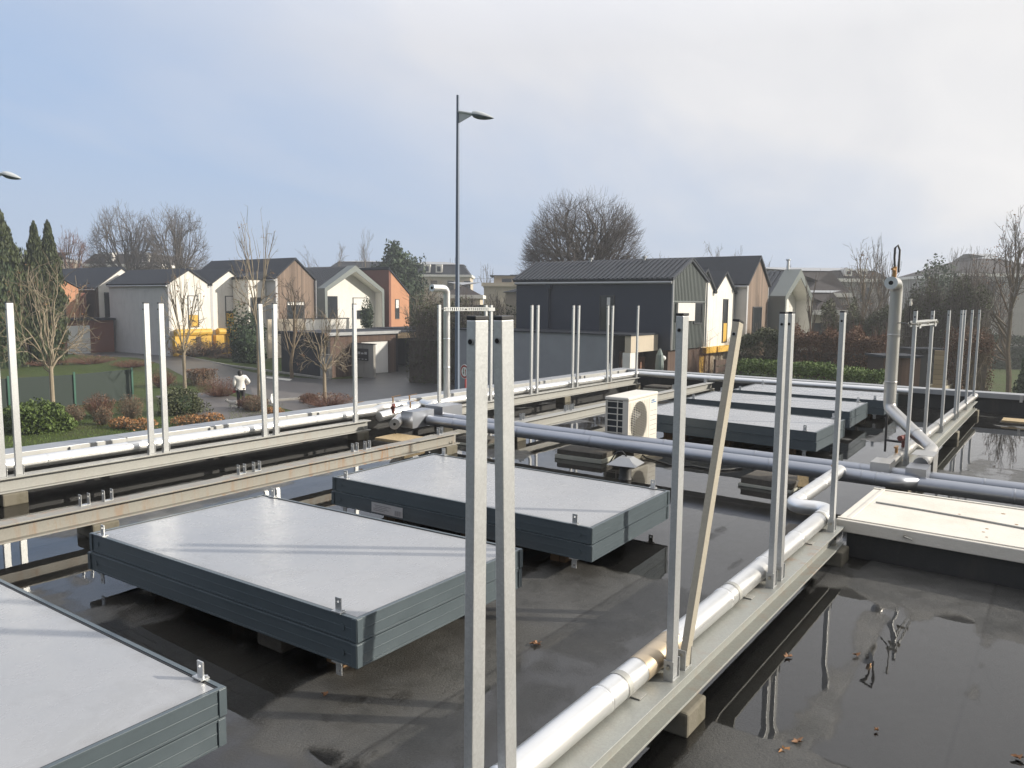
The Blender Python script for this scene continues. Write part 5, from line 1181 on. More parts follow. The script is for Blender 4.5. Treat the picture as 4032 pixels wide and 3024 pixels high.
mb = MB(); mb.add([(-.10,-.05,.0),(.14,-.06,0),(.15,.07,0),(-.04,.06,0),(-.17,-.03,.22),(.15,-.05,.25),(.15,.05,.24),(-.12,.04,.22),(-.06,0,.45),(.13,-.01,.46)], [(0,3,2,1),(0,1,5,4),(1,2,6,5),(2,3,7,6),(3,0,4,7),(4,5,9,8),(5,6,9),(6,7,8,9),(7,4,8)])
mb.build('bag', M['white_sign'], bg, bevel=.01)

# fences and yard things
f1 = thing('mesh_fence', 'green netting fence with dark green posts in the planted verge', 'fence', (16,35.6,GZ))
mb = MB(); pts = [(-7.6,.2),(-5.2,.15),(-2.6,.05),(.0,0),(2.75,.3)]; zt = [1.38,1.38,1.42,1.40,1.45]
for (a, b), za, (c2, d2), zc in zip(pts[:-1], zt[:-1], pts[1:], zt[1:]):
    mb.add([(a,b,.02),(c2,d2,.02),(c2,d2,zc),(a,b,za),(a,b+.012,.02),(c2,d2+.012,.02),(c2,d2+.012,zc),(a,b+.012,za)], [(0,1,2,3),(5,4,7,6),(3,2,6,7),(0,4,5,1)])
mb.build('netting', M['net_green'], f1)
for (a, b) in pts: MB().box(a-.04,a+.04,b-.06,b-.005,0,1.52).build('post', M['post_green'], f1)
fh = thing('slatted_fence', 'dark timber slatted fence under the yellow canopy of the white gables', 'fence', (38,13.4,GZ))
for i in range(6): MB().box(-3.4,2.4,-.03,.0,.25+i*.33,.25+i*.33+.25).build('slat', M['wood_dark'], fh)
for x in (-3.3,-1.4,.5,2.3): MB().box(x-.05,x+.05,.001,.09,0,2.2).build('post', M['wood_dark'], fh)
def boxhouse(label, px0, px1, D, yt, yb_, mat, name='garden_shed', cat='shed', depth=1.2, lean=0):
    a = at(px0,1400,D=D); b = at(px1,1400,D=D); u = b-a; u.z = 0; L = u.length; t = thing(name, label, cat, (a.x,a.y,GZ), math.atan2(u.y,u.x)); ht_ = at((px0+px1)/2, yt, D=D).z-GZ
    MB().box(0,L,0,depth,0,ht_-.08).build('wall', M[mat], t); MB().box(-.08,L+.08,-.08,depth+.08,ht_-.079,ht_).build('roof', M['slate'], t)
    MB().box(L*.12,L*.45,-.03,-.002,0,ht_-.3).build('door', M[mat], t); return t
boxhouse('dark garden shed behind the chimney pipe', 3480, 3627, 27, 1400, 1520, 'wood_dark')
boxhouse('taller black shed behind the clamped posts', 3590, 3720, 34, 1372, 1500, 'wood_black')
boxhouse('small far black shed above the timber fence', 3680, 3745, 42, 1350, 1420, 'wood_black')
t = thing('rail_fence', 'pale horizontal rail fence with one broad timber board post beside the black shed', 'fence', (0,0,0)); a = at(3625,1500,D=25); b = at(3765,1500,D=29)
for i in range(4): MB().bar((a.x,a.y,GZ+.55+i*.42),(b.x,b.y,GZ+.55+i*.42),.04,.2).build('rail', M['wood_rail'], t)
for f in (.02,.35,.75,.98): p = a.lerp(b, f); MB().box(p.x-.05,p.x+.05,p.y+.03,p.y+.12,GZ,GZ+2.1).build('post', M['wood_rail'], t)
p = at(3695,1500,D=25.5); MB().box(p.x-.06,p.x+.06,p.y-.16,p.y+.16,GZ,at(3697,1380,D=25.5).z).build('board', M['wood_pale'], t)
t = thing('vent_cowl', 'small white cowl by the green hedge next to the shed', 'cowl', at(3470,1487,D=26)); MB().tube([(0,0,-2),(0,0,.0),(0,0,.12),(0,0,.2)], [.12,.16,.16,.10], 12).build('cowl', M['white_sign'], t, smooth=True)
# ------------------------------------------------------------------ trees
def grow(out, p, d, L, r, lvl, kids, rnd, up, spread, minr, start=.25, shrink=.62):
    n = 5 if lvl < 2 else 3; pts = [p]; q = p; dd = d
    for i in range(n):
        dd = (dd+Vector((rnd.gauss(0,1),rnd.gauss(0,1),rnd.gauss(0,1)))*.13+Vector((0,0,up))*.12).normalized(); q = q+dd*(L/n); pts.append(q)
    r1 = max(minr*.6, r*.5); out.append((lvl, pts, r, r1))
    if lvl >= len(kids): return
    k = kids[lvl]
    for j in range(k):
        t = start+(1-start)*(j+rnd.random())/k; f = t*n; i = min(n-1, int(f)); c = pts[i].lerp(pts[i+1], f-i)
        ax_ = (pts[i+1]-pts[i]).normalized(); az = rnd.uniform(0, 2*PI); s = ax_.orthogonal().normalized(); s.rotate(Matrix.Rotation(az, 3, ax_))
        ang = R(rnd.uniform(spread*.6, spread*1.25)); nd = (ax_*math.cos(ang)+s*math.sin(ang)).normalized()
        grow(out, c, nd, L*shrink*rnd.uniform(.65,1.1)*(1.15-.45*t), max(minr, (r+(r1-r)*t)*.55), lvl+1, kids, rnd, up, spread, minr, .15, shrink)
def bare_tree(label, base, height, width, seed, tr, kids=(7,5,4,4), clear=.25, up=.35, spread=48, minr=.008, trunk_mat='bark', twig_mat='twig', leader=1.0, limbs=None, clumps=0, clump_mat='dead_leaf', clump_size=.09, group='bare winter trees', name='bare_tree', shrink=.62, wscale_min=None, split=1):
    rnd = random.Random(seed); out = []
    if limbs:
        trunk_top = Vector((0,0,clear)); out.append((0,[Vector((0,0,0)),Vector((.0,.0,clear*.5)),trunk_top], tr, tr*.85))
        for i in range(limbs):
            a = 2*PI*(i+rnd.random()*.7)/limbs; el = rnd.uniform(.35,1.25) if i else 1.5
            grow(out, trunk_top*(1-.12*rnd.random()), Vector((math.cos(a)*math.cos(el),math.sin(a)*math.cos(el),math.sin(el))), .62, tr*.5, 1, (0,)+tuple(kids), rnd, up, spread, minr, .2, shrink)
    else: grow(out, Vector((0,0,0)), Vector((0,0,1)), leader, tr, 0, kids, rnd, 1.0, spread, minr, clear, shrink)
    P = [p for s in out for p in s[1]]
    zmax = max(p.z for p in P); zmin = min(p.z for p in P if True); xs = sorted(p.x for p in P); ys = sorted(p.y for p in P)
    k = max(1, len(P)//300); ext = max(xs[-k]-xs[k], ys[-k]-ys[k])
    sz = height/zmax; sx = width/ext
    T = lambda p: Vector((p.x*sx, p.y*sx, max(.05, p.z*sz) if p.z > 0 or True else 0))
    t = thing(name, label, 'tree', base, 0, group); tk, cw = MB(), MB()
    for lvl, pts, r0, r1 in out:
        q = [T(p) for p in pts]
        if lvl <= split: tk.tube(q, [r0+(r1-r0)*i/(len(q)-1) for i in range(len(q))], 7 if lvl == 0 else 5, False)
        else: cw.tube(q, [r0+(r1-r0)*i/(len(q)-1) for i in range(len(q))], 3, False)
    tk.build('trunk', M[trunk_mat], t, smooth=True); cw.build('crown', M[twig_mat], t)
    if clumps:
        lf = MB(); tips = [T(s[1][-1]) for s in out if s[0] >= len(kids)-1]; rnd.shuffle(tips)
        for p in tips[:clumps]:
            for _ in range(5): quad(lf, p+Vector((rnd.gauss(0,1),rnd.gauss(0,1),rnd.gauss(0,1)))*clump_size, clump_size*rnd.uniform(.6,1.1), rnd)
        lf.build('dead_leaves', M[clump_mat], t)
    return t
def quad(mb, p, s, rnd, vert=0, asp=1.5):
    d = Vector((rnd.gauss(0,1),rnd.gauss(0,1),rnd.gauss(0,1)+vert*2)); d.normalize(); e = d.orthogonal().normalized(); e.rotate(Matrix.Rotation(rnd.uniform(0,6.28),3,d)); d = d*s*asp; e = e*s
    mb.add([p-d*.5, p+e*.5-d*.1, p+d*.5, p-e*.5-d*.1], [(0,1,2,3)])
def leaf_mass(name, label, cat, base, prims, n, size, mat, seed, group=None, vert=0, core='dark_green', stems=None, stem_mat='twig', part='foliage', lump=.5, asp=1.5):
    """foliage of many small leaf faces spread through ellipsoids (cx,cy,cz,rx,ry,rz) with uneven outline, over a smaller dark inner mass"""
    rnd = random.Random(seed); t = thing(name, label, cat, base, 0, group); mb = MB(); tot = sum(p[3]*p[5]+p[4]*p[5]+p[3]*p[4] for p in prims)
    ctrs = {}
    for pi_, (cx,cy,cz,rx,ry,rz) in enumerate(prims):
        k = int(n*(rx*rz+ry*rz+rx*ry)/tot); lumps = [(Vector((rnd.gauss(0,1),rnd.gauss(0,1),rnd.gauss(0,1))).normalized(), rnd.uniform(.2,.55), rnd.uniform(-lump,lump)) for _ in range(26)]
        for _ in range(k):
            u = Vector((rnd.gauss(0,1),rnd.gauss(0,1),rnd.gauss(0,1))).normalized(); s = 1.0
            for l, w, a in lumps:
                dd = (u-l).length
                if dd < w*1.6: s += a*(1-dd/(w*1.6))
            s *= rnd.random()**.28*.98+.04
            p = Vector((cx+u.x*rx*s, cy+u.y*ry*s, cz+u.z*rz*s))
            if p.z < .02: p.z = rnd.uniform(.02,.15)
            quad(mb, p, size*rnd.uniform(.6,1.3), rnd, vert, asp)
    mb.build(part, M[mat], t)
    if core:  # solid dark core added inside the leaves to block light
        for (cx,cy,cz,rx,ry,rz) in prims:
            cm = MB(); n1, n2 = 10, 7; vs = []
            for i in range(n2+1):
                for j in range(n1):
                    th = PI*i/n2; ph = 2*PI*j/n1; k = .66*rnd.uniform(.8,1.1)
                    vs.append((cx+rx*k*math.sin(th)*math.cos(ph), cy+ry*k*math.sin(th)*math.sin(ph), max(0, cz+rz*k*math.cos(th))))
            cm.add(vs, [(i*n1+j, i*n1+(j+1)%n1, (i+1)*n1+(j+1)%n1, (i+1)*n1+j) for i in range(n2) for j in range(n1)]); cm.build('shade_core', M[core], t)
    if stems: stick(t, stems, stem_mat, rnd)
    return t
def stick(t, spec, mat, rnd):
    n, rx, ry, h, r = spec; mb = MB()
    for _ in range(n):
        a = rnd.uniform(0, 6.28); q = Vector((rx*math.cos(a)*rnd.random()**.5, ry*math.sin(a)*rnd.random()**.5, h*rnd.uniform(.7,1.05))); p = Vector((q.x*.3,q.y*.3,0)); m = p.lerp(q,.5)+Vector((rnd.gauss(0,.05),rnd.gauss(0,.05),0))
        mb.tube([p,m,q], [r,r*.7,r*.3], 3, False)
        for _ in range(4):
            s = m.lerp(q, rnd.random()); e = s+Vector((rnd.gauss(0,.5)*rx,rnd.gauss(0,.5)*ry,rnd.uniform(.1,.4)*h))*.45; mb.tube([s,e], [r*.45,r*.2], 3, False)
    return mb.build('stems', M[mat], t)
def twig_bush(name, label, base, rx, ry, h, n, r, mat, seed, leaves=0, leaf_mat='brown_leaf', leaf_size=.05, cat='shrub', group='brown winter shrubs', box=False):
    rnd = random.Random(seed); t = thing(name, label, cat, base, 0, group); mb = MB()
    for _ in range(n):
        if box: q = Vector((rnd.uniform(-rx,rx), rnd.uniform(-ry,ry), h*rnd.uniform(.75,1.02))); p = Vector((q.x+rnd.gauss(0,.12), q.y+rnd.gauss(0,.12), 0))
        else:
            a = rnd.uniform(0,6.28); k = rnd.random()**.5; q = Vector((rx*k*1.1*math.cos(a), ry*k*1.1*math.sin(a), h*(1-.4*k*k)*rnd.uniform(.5,1.12))); p = Vector((q.x*.25,q.y*.25,0))
        m = p.lerp(q,.55)+Vector((rnd.gauss(0,.05),rnd.gauss(0,.05),rnd.gauss(0,.04))); mb.tube([p,m,q], [r,r*.75,r*.35], 3, False)
        for _ in range(3):
            s = p.lerp(q, rnd.uniform(.3,.95)); e = s+Vector((rnd.gauss(0,.12),rnd.gauss(0,.12),rnd.uniform(.02,.22)))*max(.6,h*.7); mb.tube([s,e], [r*.5,r*.25], 3, False)
    mb.build('stems', M[mat], t)
    if leaves:
        lf = MB()
        for _ in range(leaves):
            if box: p = Vector((rnd.uniform(-rx,rx), rnd.uniform(-ry,ry), h*rnd.random()**.6))
            else: a = rnd.uniform(0,6.28); k = rnd.random()**.5; p = Vector((rx*k*math.cos(a), ry*k*math.sin(a), h*(1-.4*k*k)*rnd.random()**.5))
            quad(lf, p, leaf_size*rnd.uniform(.6,1.3), rnd)
        lf.build('leaves', M[leaf_mat], t)
    return t
def gp(px, py, D=None, z=None):
    p = at(px, py, D=D) if D else at(px, py, z=GZ if z is None else z); return (p.x, p.y, gzf(p.x, p.y))
def hz(base, py):                              # world height above the base of what is sighted at row py over that base
    p = Vector(base); D = (p-CAM).dot(cf); lo, hi = -5, 40
    for _ in range(40):
        m = (lo+hi)/2; d = Vector((p.x,p.y,m))-CAM
        if 1512-FPX*d.dot(cu)/d.dot(cf) > py: lo = m
        else: hi = m
    return lo-p.z
def wpx(base, n): return n*((Vector(base)-CAM).dot(cf))/FPX
def dome_tree(label, base, h, w, seed, tr, N=(12,8,8,3), cb=.30, tz=.2, minr=.011, trunk_mat='bark_dark', twig_mat='twig', lump=.12, group='bare winter trees', name='bare_tree', low=-.25, full=1.0, clumps=0, clump_size=.08):
    """bare crown with a rounded outline: limbs, branches and twigs fan out from the trunk to a lumpy dome"""
    rnd = random.Random(seed); t = thing(name, label, 'tree', base, 0, group); C = Vector((0,0,h*(cb+.10))); rx = w/2; ru = h-C.z; rdn = ru*.7
    lob = [(Vector((rnd.gauss(0,1),rnd.gauss(0,1),rnd.gauss(0,1)*.6+.4)).normalized(), rnd.uniform(.3,.7), rnd.uniform(-lump,lump*.7)) for _ in range(16)]
    def Rp(d, f):
        s = 1.0
        for l, k, a in lob:
            q = (d-l).length
            if q < k: s += a*(1-q/k)
        hh = math.hypot(d.x,d.y); kf = (hh**full)/max(hh,1e-4); return C+Vector((d.x*rx*kf, d.y*rx*kf, d.z*(ru if d.z > 0 else rdn)))*s*f
    def near(d, sp):
        while True:
            v = (d+Vector((rnd.gauss(0,sp),rnd.gauss(0,sp),rnd.gauss(0,sp)))).normalized()
            if v.z > low-.1: return v
    def bez(p, c, q, n, j):
        out = []
        for i in range(n+1):
            f = i/n; x = p*(1-f)**2+c*2*f*(1-f)+q*f*f
            if 0 < i < n: x = x+Vector((rnd.gauss(0,j),rnd.gauss(0,j),rnd.gauss(0,j)))
            out.append(x)
        return out
    tk, cw = MB(), MB(); top = Vector((0,0,h*tz)); tk.tube([(0,0,0),(.03*tr,0,h*tz*.5),top], [tr*1.25,tr,tr*.95], 9, False)
    n1 = N[0]; ga = PI*(3-5**.5)
    for i in range(n1):
        z = low+(1-low)*(i+.5)/n1; r = math.sqrt(max(0,1-z*z)); d1 = near(Vector((r*math.cos(ga*i),r*math.sin(ga*i),z)).normalized(), .08)
        e1 = Rp(d1,.58); s1 = top*rnd.uniform(.8,1.0); P1 = bez(s1, s1.lerp(e1,.45)+Vector((0,0,h*.05)), e1, 6, w*.012); r1 = tr*.42
        tk.tube(P1, [r1*(1-.55*k/6) for k in range(7)], 6, False)
        for j in range(N[1]):
            d2 = near(d1,.34); k = rnd.randint(2,6); s2 = P1[k]; e2 = Rp(d2,.82); P2 = bez(s2, s2.lerp(e2,.4)+(P1[k]-P1[k-1]).normalized()*w*.06, e2, 4, w*.008); r2 = max(minr*1.6, r1*.38)
            (cw if N[0] < 6 else tk).tube(P2, [r2*(1-.5*q/4) for q in range(5)], 4, False)
            for m in range(N[2]):
                d3 = near(d2,.20); k = rnd.randint(1,4); s3 = P2[k]; e3 = Rp(d3, rnd.uniform(.86,1.02)); P3 = bez(s3, s3.lerp(e3,.5)+(P2[k]-P2[k-1]).normalized()*w*.03, e3, 3, w*.006)
                cw.tube(P3, [minr*1.25,minr*1.1,minr*.9,minr*.6], 3, False)
                for q in range(N[3]):
                    s4 = P3[rnd.randint(1,3)]; v = ((s4-C).normalized()+Vector((rnd.gauss(0,.5),rnd.gauss(0,.5),rnd.gauss(0,.5)+.2))).normalized(); cw.tube([s4, s4+v*w*.035, s4+v*w*.065+Vector((0,0,w*.008))], [minr*.8,minr*.65,minr*.4], 3, False)
    tk.build('trunk', M[trunk_mat], t, smooth=True); cw.build('crown', M[twig_mat], t)
    if clumps:
        lf = MB(); n = len(cw.v)
        for _ in range(clumps):
            p = Vector(cw.v[rnd.randrange(n)])
            for _ in range(4): quad(lf, p+Vector((rnd.gauss(0,1),rnd.gauss(0,1),rnd.gauss(0,1)))*clump_size*.8, clump_size*rnd.uniform(.6,1.1), rnd)
        lf.build('dead_leaves', M['dead_leaf'], t)
    return t
b = gp(2287,1200,D=58); dome_tree('broad bare oak with a dense rounded crown rising behind the dark clad house', b, hz(b,770), wpx(b,475), 11, .46, (19,10,11,4), cb=.44, tz=.40, minr=.0105, low=-.3, full=.55, lump=.10)
b = gp(505,1200,D=100); dome_tree('wide bare tree with a forked trunk behind the grey side wall house, first of two', b, hz(b,812), wpx(b,275), 21, .42, (11,8,8,3), cb=.42, tz=.36, minr=.018, full=.7)
b = gp(695,1200,D=98); dome_tree('wide bare tree leaning over the white gables, second of two', b, hz(b,815), wpx(b,280), 23, .36, (11,8,8,3), cb=.42, tz=.33, minr=.018, lump=.28, full=.7)
b = gp(285,1200,D=92); dome_tree('smaller reddish bare tree between the cypresses and the forked tree', b, hz(b,893), wpx(b,160), 29, .22, (8,6,6,3), cb=.42, tz=.3, minr=.018, twig_mat='twig_red', lump=.3)
for px_, D, top, wd, sd, lab in ((3640,50,1120,150,301,'brown bare tree in the thicket just past the chimney pipe'), (3760,47,1085,190,302,'brown bare tree in the thicket behind the far posts'), (3870,45,1060,200,303,'brown bare tree in the thicket towards the frame edge'),
      (3440,56,1150,170,304,'brown bare tree low behind the reddish hedge'), (3310,58,1160,150,305,'brown bare tree in front of the dark hip roofed house'), (1960,56,1140,150,306,'bushy bare tree before the small cream house'), (1830,54,1150,170,307,'bushy bare tree behind the slotted rail'), (1710,53,1160,150,308,'bushy bare tree behind the bent vent pipe')):
    b = gp(px_, 1230, D=D); dome_tree(lab, b, hz(b, top), wpx(b, wd), sd, .10, (9,6,6,2), cb=.36, tz=.15, minr=.012, lump=.3, trunk_mat='bark', group='bare trees of the brown thickets', low=-.5)
# young street trees
GY = 'young street trees'
for px_, py_, top, wd, sd, N_, cb, tz, low, full, cl, lab in ((212,1666,985,370,31,(9,4,4,1),.36,.34,-.2,.8,26,'young street tree with pale trunk and long ascending branches by the netting fence'),
      (730,1579,1010,190,33,(8,5,3,1),.42,.34,-.5,.8,26,'young street tree with low hanging twigs in front of the white gable'),
      (1022,1579,815,215,35,(7,4,3,1),.50,.42,-.5,.9,16,'tall thin young tree with a few clinging leaves before the timber gable'),
      (1279,1590,1165,235,37,(8,4,4,1),.40,.32,-.6,.8,16,'small knobbly street tree in front of the black garage wall')):
    b = gp(px_, py_); dome_tree(lab, b, hz(b, top), wpx(b, wd), sd, .078, N_, cb=cb, tz=tz, minr=.0095, trunk_mat='bark_pale', twig_mat='twig_pale', lump=.3, group=GY, low=low, full=full, clumps=cl, clump_size=.06)
b = gp(1150,1490,D=47); bare_tree('shaggy brown bare tree crossing the timber gable', b, hz(b,1080), wpx(b,250), 41, .12, (9,5,4), clear=.2, spread=45, up=.4, minr=.012, twig_mat='twig')
b = gp(1640,1320,D=66); bare_tree('bare spreading tree beside the orange house', b, hz(b,1085), wpx(b,230), 43, .12, (9,6,4), clear=.15, spread=40, up=.55, minr=.012, twig_mat='twig_pale')
for px_, D, top, wd, sd, kids, lab, kw in (
      (1320,120,945,150,51,(8,5,4),'distant bare tree over the timber house roof ridge',{}),
      (1448,125,893,100,52,(12,5,3),'distant slim bare tree beside the dark evergreen', dict(up=.3)),
      (1225,125,970,90,53,(8,5,3),'low distant bare tree just past the timber gable peak',{}),
      (1640,135,1005,60,54,(7,4,3),'tiny distant bare tree behind the pale town house',{}),
      (1925,105,1030,75,55,(7,4,3),'small bare tree beside the terrace of the modern house',{}),
      (1770,135,1010,50,56,(6,4,3),'tiny distant bare tree behind the lamp pole',{}),
      (2600,95,985,110,57,(9,5,3),'distant bare tree over the ridge of the dark clad house',{}),
      (2825,100,950,110,58,(8,5,3),'distant twisted bare tree over the timber house roof', dict(spread=55)),
      (2925,104,965,80,59,(8,4,3),'distant pale bare tree next to the twisted one',{}),
      (3010,120,1003,34,60,(12,4,2),'narrow distant poplar past the timber gable', dict(spread=22, up=.8)),
      (3090,125,1022,30,61,(12,4,2),'smaller narrow poplar near the metal flue', dict(spread=22, up=.8)),
      (3372,50,935,250,62,(14,5,4),'bare tree with a nest like clump, standing before the slate block', dict(spread=55, up=.2, clumps=40, clump_size=.07)),
      (3490,54,920,170,63,(11,5,4),'bare tree with upright whip branches behind the chimney pipe', dict(spread=26, up=.8)),
      (3205,44,1060,60,64,(7,4,3),'thin bare sapling beside the framed gable', dict(spread=30, up=.6)),
      (3745,88,970,140,65,(9,5,3),'pale distant bare trees crown over the laurel mass', dict(spread=30, up=.7)),
      (3830,86,958,110,66,(9,5,3),'pale distant bare tree beside the big brown roof', dict(spread=30, up=.7)),
      (3998,38,770,330,67,(16,7,5),'tall bare tree with clinging brown leaves at the frame edge', dict(spread=52, up=.3, clumps=150, clump_size=.06))):
    b = gp(px_, 1230, D=D); kk = dict(up=.45, spread=40); kk.update(kw)
    bare_tree(lab, b, hz(b, top), wpx(b, wd), sd, .06+wpx(b,wd)*.018, kids, clear=.22, minr=.007+D*.00009, trunk_mat='bark', twig_mat='twig', **kk)
# evergreens
for px_, D, top, rx, lab, sd, spires in ((14,47,803,100,'tall dark cypress at the frame edge',71,[(0,0,1.0)]), (186,49,865,76,'double topped dark cypress beside the far orange house',72,[(-.55,0,.985),(.55,0,1.0)])):
    b = gp(px_, 1380, D=D); h = hz(b, top); r = wpx(b, rx); rnd = random.Random(sd); t = thing('cypress', lab, 'tree', b, 0, 'cypress trees'); mb = MB(); cm = MB()
    for (ox, oy, kh) in spires:
        H = h*kh; rr = r if len(spires) == 1 else r*.68
        for _ in range(9000 if len(spires) == 1 else 6000):
            z = rnd.random()**.8; w = rr*(min(1, (1-z)*2.4)**.75)*(.75+.25*min(1, z*4))*(1+.22*math.sin(z*37+oy)*math.sin(z*11)); a = rnd.uniform(0,6.28); k = rnd.random()**.35*rnd.uniform(.85,1.12)
            quad(mb, Vector((ox*r*.6+w*k*math.cos(a), w*k*math.sin(a), .05+z*H*.985)), .10*rnd.uniform(.5,1.3), rnd, 2.2, 3.2)
        cm.tube([(ox*r*.6,0,0),(ox*r*.6,0,H*.3),(ox*r*.6,0,H*.6),(ox*r*.6,0,H*.93)], [rr*.55,rr*.68,rr*.55,.03], 9)
    mb.build('foliage', M['cypress'], t); cm.build('trunk', M['dark_green'], t)  # the trunk is a wide dark core added to block light
b = gp(1575,1250,D=85); r = wpx(b, 100); leaf_mass('evergreen_tree', 'dark evergreen tree between the orange house and the pale town house', 'tree', b, [(0,0,hz(b,1150)*.9,r*1.15,r,hz(b,1110)*.75),(-r*.15,0,hz(b,1060)-.5,r*.75,r*.7,2.6),(-r*.28,0,hz(b,975)-.9,r*.35,r*.35,1.7),(r*.7,0,hz(b,1130)-1,r*.6,r*.6,2.8)], 12000, .22, 'dark_green', 73, vert=.5)
b = gp(3690,1330,D=62); leaf_mass('evergreen_tree', 'dark rounded evergreen mass behind the clamped posts', 'tree', b, [(0,0,2.6,2.9,2.4,hz(b,1060)-2.3),(-1.6,-.5,1.8,1.8,1.7,hz(b,1090)-1.6),(2.0,0,1.8,2.0,1.8,hz(b,1085)-1.7)], 13000, .17, 'dark_green', 74)
b = gp(4062,1520,D=30); leaf_mass('conifer_shrub', 'dark conifer shrub at the frame edge on the lawn', 'shrub', b, [(0,0,.8,.65,.6,hz(b,1360)*.6)], 5000, .09, 'dark_green', 75, vert=.6)
# hedges and shrubs beyond the far parapet
def hedge(label, pa, pb, D0, D1, ytop, dep, n, size, mat, seed, core='dark_green', name='hedge', twigs=0, twig_mat='twig', rough=.12, zb=None):
    a = Vector(gp(pa, 1400, D=D0)); b = Vector(gp(pb, 1400, D=D1)); a.z = b.z = GZ; u = b-a; L = u.length; rnd = random.Random(seed)
    H = (hz(a, ytop)+hz(b, ytop))/2; t = thing(name, label, 'hedge', tuple(a), math.atan2(u.y,u.x)); mb = MB(); prof = [rnd.uniform(-rough,rough)*H for _ in range(int(L/.35)+3)]
    def top(x): f = max(0,x)/.35; i = min(len(prof)-2, int(f)); return H+prof[i]*(1-f+i)+prof[i+1]*(f-i)
    for _ in range(n):
        x = rnd.uniform(-.1,L+.1); h = top(x); s = rnd.random()
        if s < .55: p = Vector((x, rnd.choice((-1,1))*dep/2*rnd.uniform(.75,1.1), h*rnd.random()))
        else: p = Vector((x, rnd.uniform(-dep/2,dep/2), h*rnd.uniform(.88,1.04)))
        quad(mb, p, size*rnd.uniform(.5,1.4), rnd)
    mb.build('foliage', M[mat], t)
    MB().box(.05,L-.05,-dep*.36,dep*.36,0,H*(.86-rough)).build('shade_core', M[core], t)  # solid box core added inside the hedge to block light
    if twigs:
        tw = MB()
        for _ in range(twigs):
            x = rnd.uniform(0,L); y = rnd.uniform(-dep/2,dep/2); h = top(x); z = h*rnd.uniform(.1,.9); tw.tube([(x,y,z),(x+rnd.gauss(0,.15),y+rnd.gauss(0,.15),z+h*rnd.uniform(.12,.3))], [.010,.004], 3, False)
        tw.build('twigs', M[twig_mat], t)
    return t
hedge('clipped bright green hedge just beyond the far parapet', 2925, 3500, 29, 25, 1442, 1.0, 16000, .055, 'hedge_green', 81, rough=.035)
hedge('tall greyish olive shrub hedge behind the leaning post', 2900, 3130, 34, 33, 1330, 1.6, 9000, .07, 'olive', 82, core='bark_dark', twigs=900, twig_mat='twig_pale', rough=.1)
hedge('tall reddish brown beech hedge in front of the framed gable', 3090, 3500, 33, 31, 1312, 1.8, 20000, .06, 'brown_leaf', 83, core='bark_dark', twigs=1600, twig_mat='twig_red', rough=.09)
hedge('mixed brown brush behind the reddish hedge and the sheds', 3240, 3560, 43, 41, 1240, 2.5, 9000, .08, 'olive', 84, core='bark_dark', twigs=2600, twig_mat='twig', rough=.2)
hedge('dense brown brush thicket behind the posts on the far beam', 3560, 3880, 38, 36, 1175, 2.5, 7000, .07, 'olive', 85, core='bark_dark', twigs=5200, twig_mat='twig', rough=.22)
hedge('brown leaved hedge end beside the lawn', 3775, 3850, 29, 28, 1330, 1.2, 9000, .05, 'brown_leaf', 86, core='bark_dark', twigs=1100, twig_mat='twig_pale', rough=.12)
hedge('dark shrub border at the back of the lawn', 3870, 4100, 60, 60, 1330, 2.0, 7000, .1, 'dark_green', 87, rough=.15)
hedge('ground covering brown brush in front of the rubble wall', 1630, 2010, 46, 44, 1235, 2.0, 5000, .09, 'olive', 88, core='bark_dark', twigs=4200, twig_mat='twig', rough=.25)
b = gp(2790,1330,D=39); twig_bush('bare_shrub', 'upright reddish whips in front of the yellow canopy', b, 1.3, .6, hz(b,1255), 60, .010, 'twig_red', 89)
# planting along the street, nearest first
S = [('low bright green leafy shrub at the foot of the first street tree', 'bush_green', 165, 1700, 120, 1590, 91, 9000, .075), ('green leafy shrub at the frame edge behind the first posts', 'bush_green', 40, 1690, 60, 1610, 92, 4000, .075),
     ('dark green juniper shrub spreading at the foot of the second street tree', 'olive', 715, 1630, 85, 1530, 93, 6000, .06)]
for lab, mt, px_, py_, rw, top, sd, n, sz in S:
    b = gp(px_, py_); r = wpx(b, rw); h = hz(b, top); leaf_mass('leafy_shrub', lab, 'shrub', b, [(0,0,h*.4,r,.7,h*.62),(-r*.45,.1,h*.5,r*.45,.5,h*.5),(r*.5,0,h*.3,r*.5,.5,h*.45)], n, sz, mt, sd, 'green shrubs in the verge')
for i, (px_, py_, rw, top, mt, lm, lab) in enumerate(((290,1662,42,1598,'twig_pale','brown_leaf','small clipped brown shrub under the fence post'), (405,1672,36,1605,'twig_pale','brown_leaf','fan shaped tan shrub with bare pale stems'),
      (395,1640,60,1555,'twig_red','brown_leaf','wide reddish twiggy shrub in front of the netting fence'), (515,1650,50,1560,'twig_pale','brown_leaf','grey stemmed vase shaped shrub near the fence end'),
      (640,1525,55,1462,'twig_red','brown_leaf','red brown shrub mound on the road island'), (870,1560,95,1490,'twig_red','brown_leaf','broad brown shrub mound behind the walking person'), (985,1612,50,1560,'twig_red','brown_leaf','thin reddish twigs around the walking person feet'),
      (1010,1620,50,1560,'twig_pale','brown_leaf','tan stalks beside the white bag'), (1290,1600,110,1550,'twig_red','brown_leaf','low clipped reddish shrub bed at the small knobbly tree'), (1215,1585,40,1552,'twig_red','brown_leaf','low reddish shrub at the kerb by the knobbly tree'),
      (180,1470,90,1415,'twig_red','brown_leaf','long reddish shrub bank behind the netting fence, tree side'), (360,1462,110,1400,'twig_red','brown_leaf','long reddish shrub bank behind the netting fence, road side'), (520,1470,80,1418,'twig_red','brown_leaf','reddish shrub bank by the green end post'))):
    b = gp(px_, py_); r = wpx(b, rw); twig_bush('brown_shrub', lab, b, r, max(.4,min(r,1.2)), hz(b, top)*1.1, 300, .006, mt, 100+i, 420, lm, .045)
